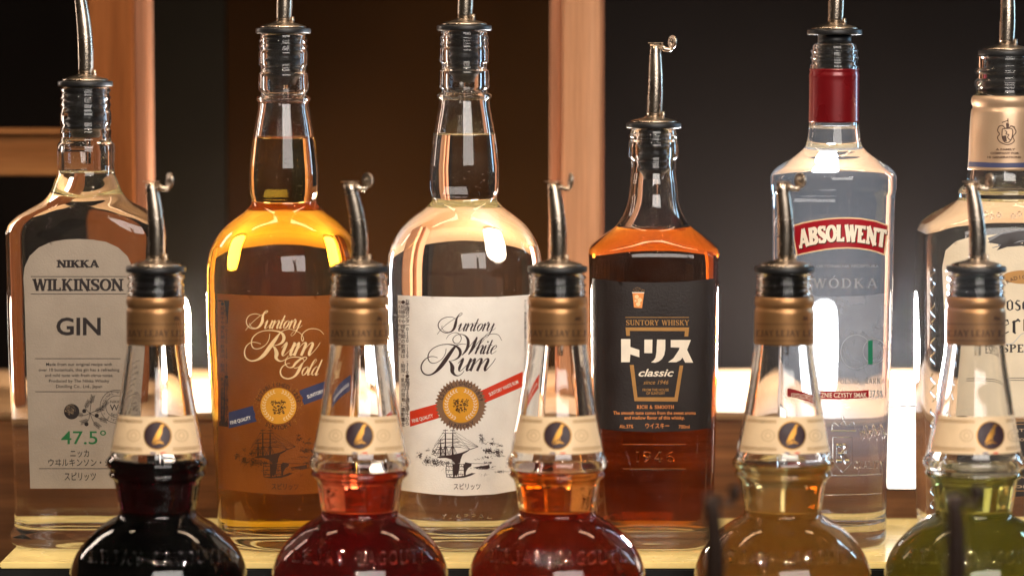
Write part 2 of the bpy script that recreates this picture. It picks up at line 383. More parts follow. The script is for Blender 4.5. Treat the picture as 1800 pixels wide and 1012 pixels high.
# a slab / roman capital alphabet drawn with strokes: x 0..w, y 0..1 (up). T thick, t thin
def arc(cx, cy, rx, ry, a0, a1, w0, w1, n=10):
    out = []
    for i in range(n + 1):
        a = R(a0 + (a1 - a0) * i / n); k = abs(math.cos(a))
        out.append((cx + rx * math.cos(a), cy + ry * math.sin(a), w0 + (w1 - w0) * k))
    return out
def roman(ch, T, t, sf):
    """list of strokes for a capital; T thick, t thin weight, sf serif length"""
    s = []; h = t / 2
    def st(*p): s.append([(x, y, w_) for x, y, w_ in p])
    def ser(x, y, l=1.0):
        if sf: s.append([(x - (T / 2 + sf) * l, y + (h if y < .5 else -h), t), (x + (T / 2 + sf) * l, y + (h if y < .5 else -h), t)])
    def stem(x, y0=0, y1=1, w_=None): st((x, y0, w_ or T), (x, y1, w_ or T)); (y0 < .01) and ser(x, 0); (y1 > .99) and ser(x, 1)
    W = .8
    if ch == 'N': stem(.12, w_=t * 1.3); stem(.72, w_=t * 1.3); st((.1, 1, T), (.74, 0, T)); W = .86
    elif ch == 'I': stem(.15); W = .32
    elif ch == 'K': stem(.14); st((.18, .42, t * 1.1), (.66, 1, t * 1.1)); st((.32, .6, T), (.7, 0, T)); ser(.68, 0, .9); ser(.64, 1, .8); W = .84
    elif ch == 'A': st((.08, 0, t * 1.2), (.4, 1, t * 1.2)); st((.4, 1, T), (.72, 0, T)); st((.18, .3, t), (.62, .3, t)); ser(.08, 0, .8); ser(.72, 0, .8); W = .82
    elif ch == 'W': st((.06, 1, T), (.3, 0, T)); st((.3, 0, t), (.5, 1, t)); st((.5, 1, T), (.74, 0, T)); st((.74, 0, t), (.96, 1, t)); ser(.06, 1, .8); ser(.5, 1, .6); ser(.96, 1, .8); W = 1.04
    elif ch == 'V': st((.06, 1, T), (.38, 0, T)); st((.38, 0, t), (.7, 1, t)); ser(.06, 1, .8); ser(.7, 1, .8); W = .78
    elif ch == 'L': stem(.14); st((.1, h, t), (.58, h, t)); st((.57, 0, t), (.57, .26, t)); W = .66
    elif ch == 'E': stem(.14); st((.1, h, t), (.58, h, t)); st((.57, 0, t), (.57, .24, t)); st((.1, 1 - h, t), (.56, 1 - h, t)); st((.55, .78, t), (.55, 1, t)); st((.1, .52, t), (.44, .52, t)); W = .68
    elif ch == 'F': stem(.14); st((.1, 1 - h, t), (.56, 1 - h, t)); st((.55, .78, t), (.55, 1, t)); st((.1, .5, t), (.44, .5, t)); W = .62
    elif ch == 'H': stem(.14); stem(.68); st((.14, .52, t), (.68, .52, t)); W = .82
    elif ch == 'T': stem(.36, 0, .98); st((.02, 1 - h, t), (.7, 1 - h, t)); st((.03, .76, t), (.03, 1, t)); st((.69, .76, t), (.69, 1, t)); W = .74
    elif ch == 'M': stem(.12, w_=t * 1.2); stem(.86); st((.12, 1, T * .9), (.49, .1, T * .9)); st((.49, .1, t), (.86, 1, t)); W = 1.0
    elif ch == 'J': st(*([(.36, 1, T), (.36, .25, T)] )); s.append(arc(.2, .2, .16, .2 - h, 0, -170, t, T)); ser(.36, 1, .9); W = .5
    elif ch == 'Y': st((.06, 1, T), (.36, .45, T)); st((.66, 1, t), (.36, .45, t)); stem(.36, 0, .48); ser(.06, 1, .8); ser(.66, 1, .8); W = .74
    elif ch == 'O' or ch == 'Q' or ch == '0':
        s.append(arc(.4, .5, .34, .5 - h, 0, 360, t, T, 22)); W = .82
        if ch == 'Q': st((.42, .2, t), (.78, -.08, T))
    elif ch in 'CG':
        s.append(arc(.4, .5, .34, .5 - h, 48, 318, t, T, 18)); st((.66, .72, t), (.66, .95, t)); W = .76
        if ch == 'G': stem(.66, .02, .42, T * .9); st((.5, .42, t), (.76, .42, t))
    elif ch == 'D': stem(.14); s.append([(.1, 1 - h, t), (.34, 1 - h, t)] + arc(.34, .5, .36, .5 - h, 84, -84, t, T, 14) + [(.34, h, t), (.1, h, t)]); W = .8
    elif ch in 'PRB':
        stem(.14); s.append([(.1, 1 - h, t), (.36, 1 - h, t)] + arc(.36, .74, .22, .26 - h, 84, -84, t, T, 12) + [(.36, .48, t), (.1, .48, t)]); W = .68
        if ch == 'R': st((.34, .48, T), (.66, 0, T)); ser(.66, 0, .7); W = .76
        if ch == 'B': s.append([(.36, .52, t)] + arc(.36, .27, .27, .27 - h, 84, -84, t, T, 12) + [(.36, h, t), (.1, h, t)]); W = .72
    elif ch == 'U': stem(.14, .3, 1); s.append([(.14, .32, T)] + [(x, y, w_) for x, y, w_ in arc(.4, .3, .26, .3 - h, 180, 360, t, T, 12)]); stem(.66, .3, 1, t * 1.1); W = .8
    elif ch == 'S':
        s.append([(.56, .74, t), (.52, .9, t), (.33, 1 - h, t), (.14, .88, T * .8), (.1, .74, T), (.2, .58, T), (.42, .45, T * 1.05), (.56, .3, T), (.52, .12, T * .8), (.32, h, t), (.12, .1, t), (.08, .27, t)])
        st((.57, .7, t), (.57, .98, t)); st((.08, .02, t), (.08, .3, t)); W = .66
    elif ch == 'Z': st((.06, 1 - h, t), (.6, 1 - h, t)); st((.58, 1, T), (.08, 0, T)); st((.06, h, t), (.6, h, t)); W = .68
    elif ch == '&': s.append([(.7, .5, t), (.5, .12, t), (.3, 0 + h, t), (.1, .2, T), (.2, .45, T), (.44, .68, t), (.45, .9, t), (.32, 1 - h, t), (.22, .84, T), (.3, .6, T), (.7, 0, T)]); W = .8
    elif ch == '1': stem(.2); W = .38
    elif ch == '6': s.append([(.5, .95, t), (.25, .8, T), (.1, .45, T), (.1, .2, T), (.28, h, t), (.5, .15, T), (.5, .4, T), (.3, .55, t), (.12, .4, t)]); W = .64
    elif ch == '9': s.append([(.15, .05, t), (.4, .2, T), (.54, .55, T), (.54, .8, T), (.35, 1 - h, t), (.13, .85, T), (.13, .6, T), (.32, .45, t), (.52, .6, t)]); W = .64
    elif ch == '4': stem(.42); st((.42, 1, t), (.04, .32, t)); st((.04, .3, t), (.62, .3, t)); W = .66
    else: W = .4
    return s, W
def roman_text(art, col, txt, x0, x1, ybase, h, T=.2, t=.1, sf=.08, gap=.1, f=None, lay=.00007):
    items = []; x = 0
    for ch in txt:
        if ch == 'Ó': st_, W = roman('O', T, t, sf); st_ = st_ + [[(.36, 1.08, t), (.5, 1.28, t)]]
        else: st_, W = roman(ch, T, t, sf)
        items.append((x, st_, W)); x += W + gap
    tot = x - gap; sx = (x1 - x0) / tot
    for ox, sts, W in items:
        for st_ in sts:
            if f:  # f maps unit (u 0..1, v 0..1) to pixels; widths handled by mapping the stroke outline
                art.stroke(col, [((ox + p[0]) * (h * .0 + 1), p[1], p[2]) for p in st_], lay, smooth=(4 if len(st_) > 2 else 0), f=lambda X, Y: f(X / tot, Y))
            else:
                art.stroke(col, [((ox + p[0]), p[1], p[2]) for p in st_], lay, smooth=(4 if len(st_) > 2 else 0), f=lambda X, Y: (x0 + X * sx, ybase - Y * h))

# ------------------------------------------------------------------ round-hand script
HL = .045
SCR = {
 'u': ([[(-.18, .6, HL), (0, .98, .08), (.05, .85, .2), (.05, .25, .21), (.12, .02, .1), (.26, .06, HL), (.5, .5, HL), (.6, .9, HL)], [(.6, 1, .2), (.6, .25, .21), (.67, .02, .1), (.85, .2, HL)]], .82),
 'n': ([[(-.12, .7, HL), (.04, .98, .1), (.09, .8, .2), (.09, 0, .2)], [(.09, .25, HL), (.3, .82, .05), (.48, .98, .1), (.6, .82, .2), (.6, .25, .21), (.68, .02, .1), (.85, .2, HL)]], .84),
 'm': ([[(-.12, .7, HL), (.04, .98, .1), (.09, .8, .2), (.09, 0, .2)], [(.09, .25, HL), (.3, .82, .05), (.46, .98, .1), (.57, .82, .2), (.57, 0, .2)], [(.57, .25, HL), (.78, .82, .05), (.94, .98, .1), (1.05, .82, .2), (1.05, .25, .21), (1.13, .02, .1), (1.3, .3, HL), (1.45, .7, HL), (1.5, 1.0, HL)]], 1.5),
 't': ([[(-.1, .6, HL), (.1, 1.0, HL)], [(.12, 1.6, .14), (.12, .25, .2), (.19, .02, .1), (.38, .2, HL)], [(-.12, 1, .06), (.36, 1, .06)]], .42),
 'o': ([[(.32, .98, .05), (.12, .78, .16), (.06, .42, .19), (.2, .03, .06), (.42, .16, .14), (.52, .55, .18), (.44, .9, .08), (.32, .98, .05)], [(.48, .82, HL), (.7, .85, HL)]], .64),
 'r': ([[(-.05, .7, HL), (.08, 1.0, .1), (.13, .8, .2), (.13, 0, .2)], [(.13, .4, HL), (.3, .9, .05), (.42, 1.12, .16), (.52, .98, .06)]], .56),
 'y': ([[(-.15, .7, HL), (0, .98, .1), (.04, .8, .2), (.04, .3, .2), (.12, .03, .1), (.3, .15, HL), (.5, .8, HL)], [(.56, 1, .19), (.56, .1, .18), (.5, -.55, .08), (.3, -.85, HL), (.1, -.72, HL), (.25, -.35, HL), (.75, .15, HL), (.95, .4, HL)]], .9),
 'h': ([[(-.1, .6, HL), (.3, 1.5, HL), (.32, 1.75, .06), (.16, 1.75, .08), (.08, 1.3, .18), (.06, 0, .2)], [(.06, .25, HL), (.28, .82, .05), (.46, .98, .1), (.57, .82, .2), (.57, .25, .21), (.64, .02, .1), (.82, .2, HL)]], .8),
 'i': ([[(-.12, .6, HL), (.06, 1, .1), (.06, .25, .2), (.13, .02, .1), (.32, .2, HL)], [(.08, 1.3, .17), (.08, 1.46, .17)]], .36),
 'e': ([[(.1, .45, HL), (.38, .62, HL), (.46, .86, .08), (.32, .98, .06), (.12, .78, .14), (.06, .38, .2), (.2, .03, .09), (.42, .12, HL), (.62, .35, HL)]], .55),
 'l': ([[(-.1, .5, HL), (.3, 1.4, HL), (.32, 1.72, .06), (.18, 1.75, .08), (.08, 1.3, .18), (.06, .25, .2), (.13, .02, .1), (.32, .2, HL)]], .36),
 'd': ([[(.42, .86, .05), (.24, .98, .08), (.08, .6, .17), (.08, .22, .18), (.24, .03, .07), (.42, .3, HL)], [(.52, 1.75, .14), (.5, .25, .2), (.57, .02, .1), (.76, .2, HL)]], .74),
}
def script(art, col, txt, x, yb, xh, sx=1.0, shear=.42, wt=1.0, lay=.00007):
    for ch in txt:
        sts, W = SCR[ch]
        for st_ in sts:
            art.stroke(col, [(x + (px_ * sx + py_ * shear) * xh, yb - py_ * xh, w_ * xh * wt) for px_, py_, w_ in st_], lay, smooth=6)
        x += W * sx * xh
    return x
def traced(art, col, pts, ox, oy, k, lay=.00007, wmul=1.0):
    art.stroke(col, [(ox + x / k, oy + y / k, w_ / k * wmul) for x, y, w_ in pts], lay, smooth=8)

# ------------------------------------------------------------------ bottles
class Bottle:
    """outer shape from photo measurements: rows (y pixel, half width pixel, depth ratio, exponent)"""
    def __init__(s, name, label, cat, cx, cyref, Y, rows, group=None, base_z=None, wall=.0022, fin_px=None, level_px=None, liq=None, gmat='glass', segs=112, base_t=.007, punt=.004, dz=0, dx=0, liqname='liquid', bulge=None):
        s.cx, s.Y, s.dz = cx, Y, dz; s.x = P(cx, cyref, Y).x + dx; k = pxm(Y)
        zs, a, b, n = [], [], [], []
        for row in rows:
            y, hw = row[0], row[1]; dr = row[2] if len(row) > 2 else 1; ex = row[3] if len(row) > 3 else 2
            q = P(cx, y, Y); sc = (q - Vector((0, -D0, CZ))).dot(FWD) / FPX
            zs.append(q.z + dz); a.append(hw * sc); b.append(hw * sc * dr); n.append(ex)
        zs, a, b, n = zs[::-1], a[::-1], b[::-1], n[::-1]
        s.ztop = zs[-1]; s.base = base_z if base_z is not None else 0.0
        zb = s.base + .006
        while zs[0] < zb: zs.pop(0); a.pop(0); b.pop(0); n.pop(0)
        zs.insert(0, zb); a.insert(0, a[0]); b.insert(0, b[0]); n.insert(0, n[0])
        fa, fb, fn = pchip(zs, a), pchip(zs, b), pchip(zs, n)
        s.fa, s.fb, s.fn = fa, fb, fn
        s.root = empty(name, (s.x, Y, s.base), label, cat, group)
        # rings sampled densely where the profile bends
        grid = []
        for z0, z1 in zip(zs, zs[1:]):
            m = max(2, min(10, int((z1 - z0) / .0011))) if (z1 - z0) < .02 else 12
            grid += [z0 + (z1 - z0) * i / m for i in range(m)]
        grid.append(zs[-1])
        ex = fn(zb); A, B = fa(zb), fb(zb); O = -s.base
        out = [(s.base + punt, 0, 0, 2)]
        for q in (.25, .5, .7, .82): out.append((s.base + punt * (1 - q ** 3 * 1.6 if q < .8 else .05), A * q, B * q, ex))
        out.append((s.base + .0002, A * .88, B * .88, ex))
        for i in range(1, 7):
            t = i / 6 * math.pi / 2
            out.append((s.base + .0002 + .0058 * (1 - math.cos(t)), A * (.88 + .12 * math.sin(t)), B * (.88 + .12 * math.sin(t)), ex))
        out += [(z, fa(z), fb(z), fn(z)) for z in grid[1:]]
        zf = P(cx, fin_px, Y).z + dz if fin_px else zs[-1] - .02
        rf = fa(zf) - wall * 1.15
        s.r_in = rf
        def inner(z):
            if z >= zf: return rf, rf, 2
            return max(.003, fa(z) - wall), max(.003, fb(z) - wall), fn(z)
        # round the lip
        ft = fa(zs[-1])
        out.append((zs[-1] + .0004, ft - .0003, ft - .0003, 2)); out.append((zs[-1] + .0006, ft - .0009, ft - .0009, 2))
        out.append((zs[-1] + .0005, rf + .0006, rf + .0006, 2)); out.append((zs[-1], rf, rf, 2))
        zl = P(cx, level_px, Y).z + dz
        s.zl = zl
        cav = [z for z in grid[::-1] if zl + .0009 < z < zs[-1] - .0004]
        for z in cav: i_ = inner(z); out.append((z, *i_))
        i_ = inner(zl)   # meniscus
        out += [(zl + .0008, *inner(zl + .0008)), (zl + .0003, i_[0] - .0003, i_[1] - .0003, i_[2]), (zl + .00005, i_[0] - .0009, i_[1] - .0009, i_[2]), (zl, i_[0] * .85, i_[1] * .85, i_[2]), (zl, 0, 0, 2)]
        out2 = [(z + O, a_, b_, n_) for z, a_, b_, n_ in out]
        s.glass = obj('glass_body', loft('glass_body', out2, segs), M[gmat]); s.glass.parent = s.root
        # the liquid
        lz0 = s.base + base_t
        L_ = [(lz0 + .0015, 0, 0, 2), (lz0 + .001, A * .4, B * .4, ex), (lz0, (A - wall) * .8, (B - wall) * .8, ex)]
        for i in range(1, 6):
            t = i / 5 * math.pi / 2; z = lz0 + .004 * (1 - math.cos(t)); i2 = inner(lz0 + .004)
            L_.append((z, i2[0] * (.8 + .2 * math.sin(t)), i2[1] * (.8 + .2 * math.sin(t)), i2[2]))
        for z in grid:
            if lz0 + .0045 < z < zl - .0004: L_.append((z, *inner(z)))
        i_ = inner(zl - .00015)
        L_ += [(zl - .00015, i_[0], i_[1], i_[2]), (zl - .00015, i_[0] * .8, i_[1] * .8, i_[2]), (zl - .00015, 0, 0, 2)]
        s.liq = obj('liquid', loft('liquid', [(z + O, a_, b_, n_) for z, a_, b_, n_ in L_], segs), liq); s.liq.parent = s.root
    def map(s, px, py, off=0.0):
        Y = s.Y - s.fb(P(s.cx, py, s.Y).z)
        for _ in range(14):
            p = P(px, py, Y); A, B, n = s.fa(p.z) + off, s.fb(p.z) + off, s.fn(p.z)
            u = max(-.9985, min(.9985, (p.x - s.x) / A)); Y = s.Y - B * (1 - abs(u) ** n) ** (1 / n)
        p = P(px, py, Y); return Vector((s.x + u * A, Y, p.z))
    def sleeve(s, name, mat, y0, y1, off, rows=None, segs=96):
        z0, z1 = P(s.cx, y1, s.Y).z + s.dz, P(s.cx, y0, s.Y).z + s.dz; m = 36; O = -s.base
        rings = [(z0 + (z1 - z0) * i / m + O, s.fa(z0 + (z1 - z0) * i / m) + off, s.fb(z0 + (z1 - z0) * i / m) + off, s.fn(z0)) for i in range(m + 1)]
        rings.append((rings[-1][0], rings[-1][1] - off * .7, rings[-1][2] - off * .7, 2)); rings.insert(0, (rings[0][0], rings[0][1] - off * .7, rings[0][2] - off * .7, 2))
        o = obj(name, loft(name, rings, segs), mat); o.parent = s.root; return o
    def art(s, art, parent=None, **kw): return art.build(parent or s.root, s.map, **kw)
    def sheet(s, name, mat, pts, off=.0001, step=5, ystep=12):
        a = Art(); a.poly('k', pts, 0); o = a.build(s.root, s.map, {'k': name}, base=off, step=step, mats={'k': mat}, ystep=ystep)[0]
        o.data.shade_smooth(); return o

def child_parent(o, parent):
    """re-parent a built world-space sheet under another object keeping its place"""
    mw = o.matrix_basis.copy(); o.parent = parent; o.matrix_parent_inverse = Matrix.Translation(-parent.location)

def sub(parent_part, objs, root):
    for o in objs:
        o.parent = parent_part; o.matrix_parent_inverse = Matrix.Identity(4) if parent_part.matrix_parent_inverse.translation.length > 1e-9 else Matrix.Translation(-root.location)

# ------------------------------------------------------------------ pourer
def pourer(b, label, lean=(-.004, 0), yaw=0, lift=0.0, metal='chrome', top=True, sc=1.0, group='steel spouts in the bottle necks', stop_r=None, length=.0465, flange=.0153):
    z0 = b.ztop + .0009 + lift
    root = empty('pour_spout', (b.x, b.Y, z0), label, 'pour spout', group); root.rotation_euler = (0, 0, yaw)
    def part(name, me, mat, smooth=True, par=None):
        o = obj(name, me, M[mat], smooth=smooth); o.parent = par or root; return o
    fr = flange
    part('flange', lathe('flange', [(0, 0), (fr - .0006, 0), (fr - .0001, .0002), (fr, .0006), (fr, .0023), (fr - .0002, .0028), (fr - .0007, .003), (fr * .8, .0031), (0, .0031)], 64), 'rubber')
    part('metal_cap', lathe('metal_cap', [(0, .0031), (fr * .83, .0032), (fr * .84, .0036), (fr * .8, .0042), (fr * .66, .0049), (fr * .45, .0057), (.0048, .0063), (.0044, .0069), (0, .0069)], 64), metal)
    sr = (stop_r or b.r_in) - .0003; pr = [(0, -.0285)]
    pr += [(sr * .62, -.0285), (sr * .7, -.026)]
    z = -.0245
    while z < -.002 - lift:
        pr += [(sr * .84, z), (sr, z + .0012), (sr, z + .0018), (sr * .84, z + .0026)]; z += .0042
    pr += [(sr * .9, -.0006 - lift * .9), (sr * .9, 0), (0, 0)]
    part('stopper', lathe('stopper', pr, 56), 'rubber')
    part('dip_tube', tube('dip_tube', [(.0012, .001, -.028), (.0012, .001, -.043)], [.0016, .0015], 16), 'plastic')
    h = length; lx, ly = lean
    path, rad = [], []
    for i in range(15):
        t = i / 14; kink = .0005 * math.sin(min(1, t / .9) * math.pi)
        path.append((lx * (t ** 1.9) + kink + .0003, ly * t * t, .0062 + (h - .0062) * t)); rad.append(.0041 + (.0004 * math.sin(t * math.pi)) - .0011 * max(0, t - .25) / .75)
    part('spout_tube', tube('spout_tube', path, rad, 32), metal)
    part('breather_tube', tube('breather_tube', [(.0052, -.0012, .005), (.0053, -.0012, .0092)], [.0009, .0008], 12), metal)
    tx, ty, tz = path[-1]
    # hinged flap: thin lid tipped open, arm and round thumb disc
    me = box_mesh('flap', tx - .0042, tx + .0044, ty - .0022, ty + .0022, tz + .0006, tz + .0010, .0002, 1)
    flap = part('flap', me, metal, False)
    arm = tube('hinge_arm', [(tx + .0026, ty, tz - .0006), (tx + .0052, ty - .0002, tz - .0026), (tx + .0080, ty - .0003, tz - .0030), (tx + .0098, ty - .0003, tz - .0012)], [.0013, .0014, .0013, .0009], 12)
    part('hinge_arm', arm, metal, par=flap)
    d = lathe('thumb_disc', [(0, -.0006), (.0034, -.0006), (.0042, -.0009), (.0044, -.0002), (.0042, .0007), (.0036, .0004), (.0016, .0003), (.0013, .0011), (0, .0012)], 28)
    for v in d.vertices: v.co = v.co * .88
    for v in d.vertices: v.co = Matrix.Translation((tx + .0093, ty - .0006, tz + .0014)) @ Matrix.Rotation(R(-62), 4, 'Z') @ Matrix.Rotation(R(86), 4, 'X') @ v.co
    part('thumb_disc', d, metal, par=flap)
    return root

# ================================================================== the place
def zpix(y, Y): return P(900, y, Y).z
def xpix(x, y, Y): return P(x, y, Y).x
M['dark_wood'] = plain('dark_painted_panel', (.0016, .0012, .0010), .95, 0, .35, 3, spec=0)
M['brown_wall'] = plain('brown_panel', (.0046, .0018, .0005), .95, 0, .3, 5, spec=0)
M['grey_wall'] = plain('grey_brown_panel', (.0033, .0026, .0018), .95, 0, .3, 5, spec=0)
M['post_wood'] = wood('red_brown_cedar', srgb(118, 68, 34), srgb(136, 82, 44), 2, .8, 2.2, bump=.08, spec=.06)
M['post_wood_lit'] = wood('lit_cedar', srgb(176, 130, 98), srgb(194, 148, 116), 2, .9, 2.2, bump=.05, spec=0)  # lamplight on the right post put into a lighter cedar colour
M['edge_wood'] = wood('pale_edge_wood', srgb(150, 104, 78), srgb(164, 118, 92), 2, .7, spec=.1)
M['bar_wood'] = wood('cross_rail_wood', srgb(118, 74, 40), srgb(152, 104, 62), 0, .8, 2.0, bump=.08, spec=.06)
M['beam_wood'] = wood('brown_counter_wood', srgb(98, 60, 34), srgb(146, 98, 60), 0, .6, 1.1, spec=.25)
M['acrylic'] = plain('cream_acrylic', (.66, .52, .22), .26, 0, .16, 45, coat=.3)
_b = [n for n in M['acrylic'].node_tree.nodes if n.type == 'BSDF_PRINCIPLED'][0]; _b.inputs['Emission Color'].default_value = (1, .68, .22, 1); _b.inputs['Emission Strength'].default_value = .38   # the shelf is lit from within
M['black_metal'] = plain('black_coated_metal', (.006, .006, .006), .4, 0, .3, 60)
bm_front = .105
ZB = zpix(725, bm_front)                      # top of the wooden counter behind the shelf
XL, XR = -.62, .66
YW = .362
wall = empty('back_wall', (0, YW, 0), None, None); tag(wall, kind='structure')
for i, (a, b_, mt, y0) in enumerate([(-600, 200, 'dark_wood', .0), (200, 400, 'grey_wall', .0), (400, 985, 'brown_wall', .0), (985, 2400, 'dark_wood', .0)]):
    obj('panel', box_mesh('panel', xpix(a, 400, YW), xpix(b_, 400, YW) - .0008, YW + y0 * .15, YW + .05 + y0, -.35, .62, .0004), M[mt], wall)
cn = obj('counter', box_mesh('counter', XL, XR, bm_front, .356, -.12, ZB - .0042, .002), M['beam_wood']); tag(cn, kind='structure')
M['lit_top_wood'] = wood('lit_counter_top', srgb(150, 116, 82), srgb(176, 140, 102), 0, .55, 1, spec=.2)  # lamplight on the counter put into a paler wood for its top
ct = obj('counter_top', box_mesh('counter_top', XL, XR, bm_front - .0005, .358, ZB - .004, ZB, .0015), M['lit_top_wood']); tag(ct, kind='structure')
YP = .20
def post(x0, x1, e0, e1, ref, label, mat='post_wood'):
    r_ = empty('wooden_post', (xpix((x0 + x1) / 2, ref, YP), YP, ZB), label, 'post', 'upright posts behind the bottles')
    zt = zpix(-260, YP)
    obj('main_board', box_mesh('main_board', xpix(x0, ref, YP), xpix(x1, ref, YP), YP, YP + .05, ZB - .0005, zt, .0012), M[mat], r_)
    if e0 < x0: obj('edge_strip', box_mesh('edge_strip', xpix(e0, ref, YP + .02), xpix(x0, ref, YP) - .0003, YP + .016, YP + .05, ZB - .0005, zt, .001), M['edge_wood'], r_)
    else: obj('edge_strip', box_mesh('edge_strip', xpix(x1, ref, YP) + .0003, xpix(e1, ref, YP + .01), YP + .012, YP + .05, ZB - .0005, zt, .001), M['edge_wood'], r_)
    return r_
pl = post(156, 233, 999, 258, 250, 'cedar post behind the squared gin bottle, joined by a cross rail')
pr_ = post(990, 1057, 968, 0, 250, 'cedar post rising between the white label bottle and the charcoal label bottle', 'post_wood_lit')
hl = obj('edge_highlight', box_mesh('edge_highlight', xpix(1057, 250, YP) + .0003, xpix(1061, 250, YP), YP - .001, YP + .03, ZB - .0005, zpix(-260, YP), .0005), M['edge_wood'], pr_)  # pale strip standing in for the highlight along the post edge
cr = empty('cross_rail', (xpix(-40, 270, YP), YP, zpix(312, YP)), 'horizontal cedar rail meeting the left post beside the squared gin bottle', 'rail')
xa, xb = xpix(-420, 270, YP), xpix(156, 250, YP) - .0004
obj('rail_board', box_mesh('rail_board', xa, xb, YP + .004, YP + .045, zpix(310, YP), zpix(238, YP), .0012), M['bar_wood'], cr)
obj('rail_lip', box_mesh('rail_lip', xa, xb, YP - .001, YP + .045, zpix(237, YP), zpix(228, YP), .001), M['bar_wood'], cr)

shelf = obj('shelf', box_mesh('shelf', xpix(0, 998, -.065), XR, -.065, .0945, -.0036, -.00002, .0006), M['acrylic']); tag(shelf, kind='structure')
rack = empty('tiered_stand', (0, -.065, -.2), 'black stepped stand carrying the cream shelf and the liqueur bottles', 'stand')
obj('tier', box_mesh('tier', xpix(-12, 998, -.065), XR, -.0645, .0945, -.32, -.0039, .0008), M['black_metal'], rack)
ZT2, ZT3 = -.0815, -.155
obj('tier', box_mesh('tier', XL, XR, -.255, -.0652, -.32, ZT2 - .0001, .0008), M['black_metal'], rack)
obj('tier', box_mesh('tier', XL, XR, -.56, -.2555, -.32, ZT3 - .0001, .0008), M['black_metal'], rack)

# ------------------------------------------------------------------ lamps on the counter
def lamp(px, label, col, st, Y=.245, rp=44, ytop=516):
    k = pxm(Y); x = xpix(px, 600, Y); r_ = rp * k; h = zpix(ytop, Y) - ZB
    root = empty('table_lamp', (x, Y, ZB), label, 'lamp', 'small glowing lamps on the counter')
    def p(n, me, m): o = obj(n, me, m); o.parent = root; return o
    p('lamp_base', lathe('lamp_base', [(0, .0002), (r_ * .9, .0002), (r_ * .92, .001), (r_ * .9, .0055), (0, .0055)]), M['chrome'])
    p('glowing_shade', lathe('glowing_shade', [(0, .006), (r_ * .93, .0062), (r_, .009), (r_, h * .74), (r_ * .97, h * .83), (r_ * .88, h * .92), (r_ * .68, h * .975), (r_ * .4, h * .995), (0, h)]), emit('lamp_glow', col, st))
lamp(288, 'glowing lamp behind the near black liqueur bottle', (1, .86, .70), 190)
lamp(708, 'glowing lamp hidden behind the left side of the white label bottle', (1, .86, .68), 190, rp=44)
lamp(1500, 'brightest and widest glowing lamp, behind the tall bottle with red neck foil', (.93, .96, 1), 800, rp=62)
step_mat = emit('step_glow', (1, .9, .76), 9)   # a diffuser is brightest over its lamp and weaker at the rim
_n = step_mat.node_tree; _tc = N(_n, 'TexCoord'); _v = N(_n, 'VectorMath', operation='DISTANCE'); _v.inputs[1].default_value = (.3, .5, .5)
L(_n, _tc.outputs['Generated'], _v.inputs[0]); _mr = N(_n, 'MapRange'); _mr.inputs['From Min'].default_value = .12; _mr.inputs['From Max'].default_value = .62; _mr.inputs['To Min'].default_value = 22; _mr.inputs['To Max'].default_value = 2.2
L(_n, _v.outputs['Value'], _mr.inputs['Value']); L(_n, _mr.outputs[0], [x for x in _n.nodes if x.type == 'EMISSION'][0].inputs[1])
ll = empty('step_light', (xpix(1625, 780, .1), .1, zpix(786, .1)), 'blazing rectangular light on the counter front right of the vodka bottle', 'light')
obj('light_housing', box_mesh('light_housing', xpix(1555, 780, .1), xpix(1700, 780, .1), .100, .1045, zpix(862, .1), zpix(712, .1), .002), M['black_metal'], ll)
obj('light_diffuser', box_mesh('light_diffuser', xpix(1560, 780, .1), xpix(1694, 780, .1), .0985, .0998, zpix(857, .1), zpix(716, .1), .0006), step_mat, ll)

# ================================================================== bottles of the back row
CLEAR = liquid_mat('clear_spirit', (1, 1, 1))
LIQ = dict(gold=liquid_mat('golden_rum', (.86, .47, .025)), whisky=liquid_mat('red_brown_whisky', (.5, .1, .005)))
GRP = 'bottles standing on the cream shelf'

# --- squared gin bottle
gin = Bottle('gin_bottle', 'squared clear glass bottle with arched grey label reading GIN', 'bottle', 150, 155, 0,
    [(155, 42), (159, 44.5), (163, 42), (168, 42), (172, 45), (176, 42.5), (180, 42.5), (184, 45), (188, 43), (194, 43), (200, 45), (216, 45), (221, 43), (226, 43), (231, 45), (240, 44), (247, 44.5), (253, 49), (259, 50.5), (290, 49.5), (303, 50, 1, 2), (318, 55, 1, 2.05), (338, 63, .97, 2.2), (352, 74, .9, 2.5), (366, 98, .78, 3), (380, 120, .68, 3.6), (394, 133, .62, 4.2), (412, 138, .6, 4.6), (440, 137.5, .6, 4.6), (640, 134, .6, 4.6), (880, 127.5, .6, 4.4), (915, 128, .6, 4.2), (935, 136, .6, 4), (950, 141, .6, 4)],
    GRP, fin_px=262, level_px=303, liq=CLEAR, wall=.0034, base_t=.011)
lab = gin.sheet('front_label', M['gin_paper'], [(53, 858), (43, 520), (41, 490), (43, 470), (52, 450), (68, 435), (90, 425), (114, 421), (138, 420), (162, 421), (186, 425), (208, 435), (224, 450), (233, 470), (235, 490), (233, 520), (229, 858)], off=.00012)
a = Art()
def rt(col, s, x0, x1, y, h, **k): roman_text(a, col, s, x0, x1, y, h, **k)
rt('black', 'NIKKA', 101, 173, 470, 13, T=.27, t=.15, sf=.07)
rt('black', 'WILKINSON', 59, 216, 511, 21, T=.23, t=.12, sf=.07, gap=.07)
for y, x0, x1 in ((486, 54, 222), (516.5, 54, 222), (630, 61, 212), (688, 62, 212), (823, 69, 205)): a.line('black', x0, y, x1, y, 1.0)
a.text('black', 'GIN', 138, 588, 78, 31, .022)
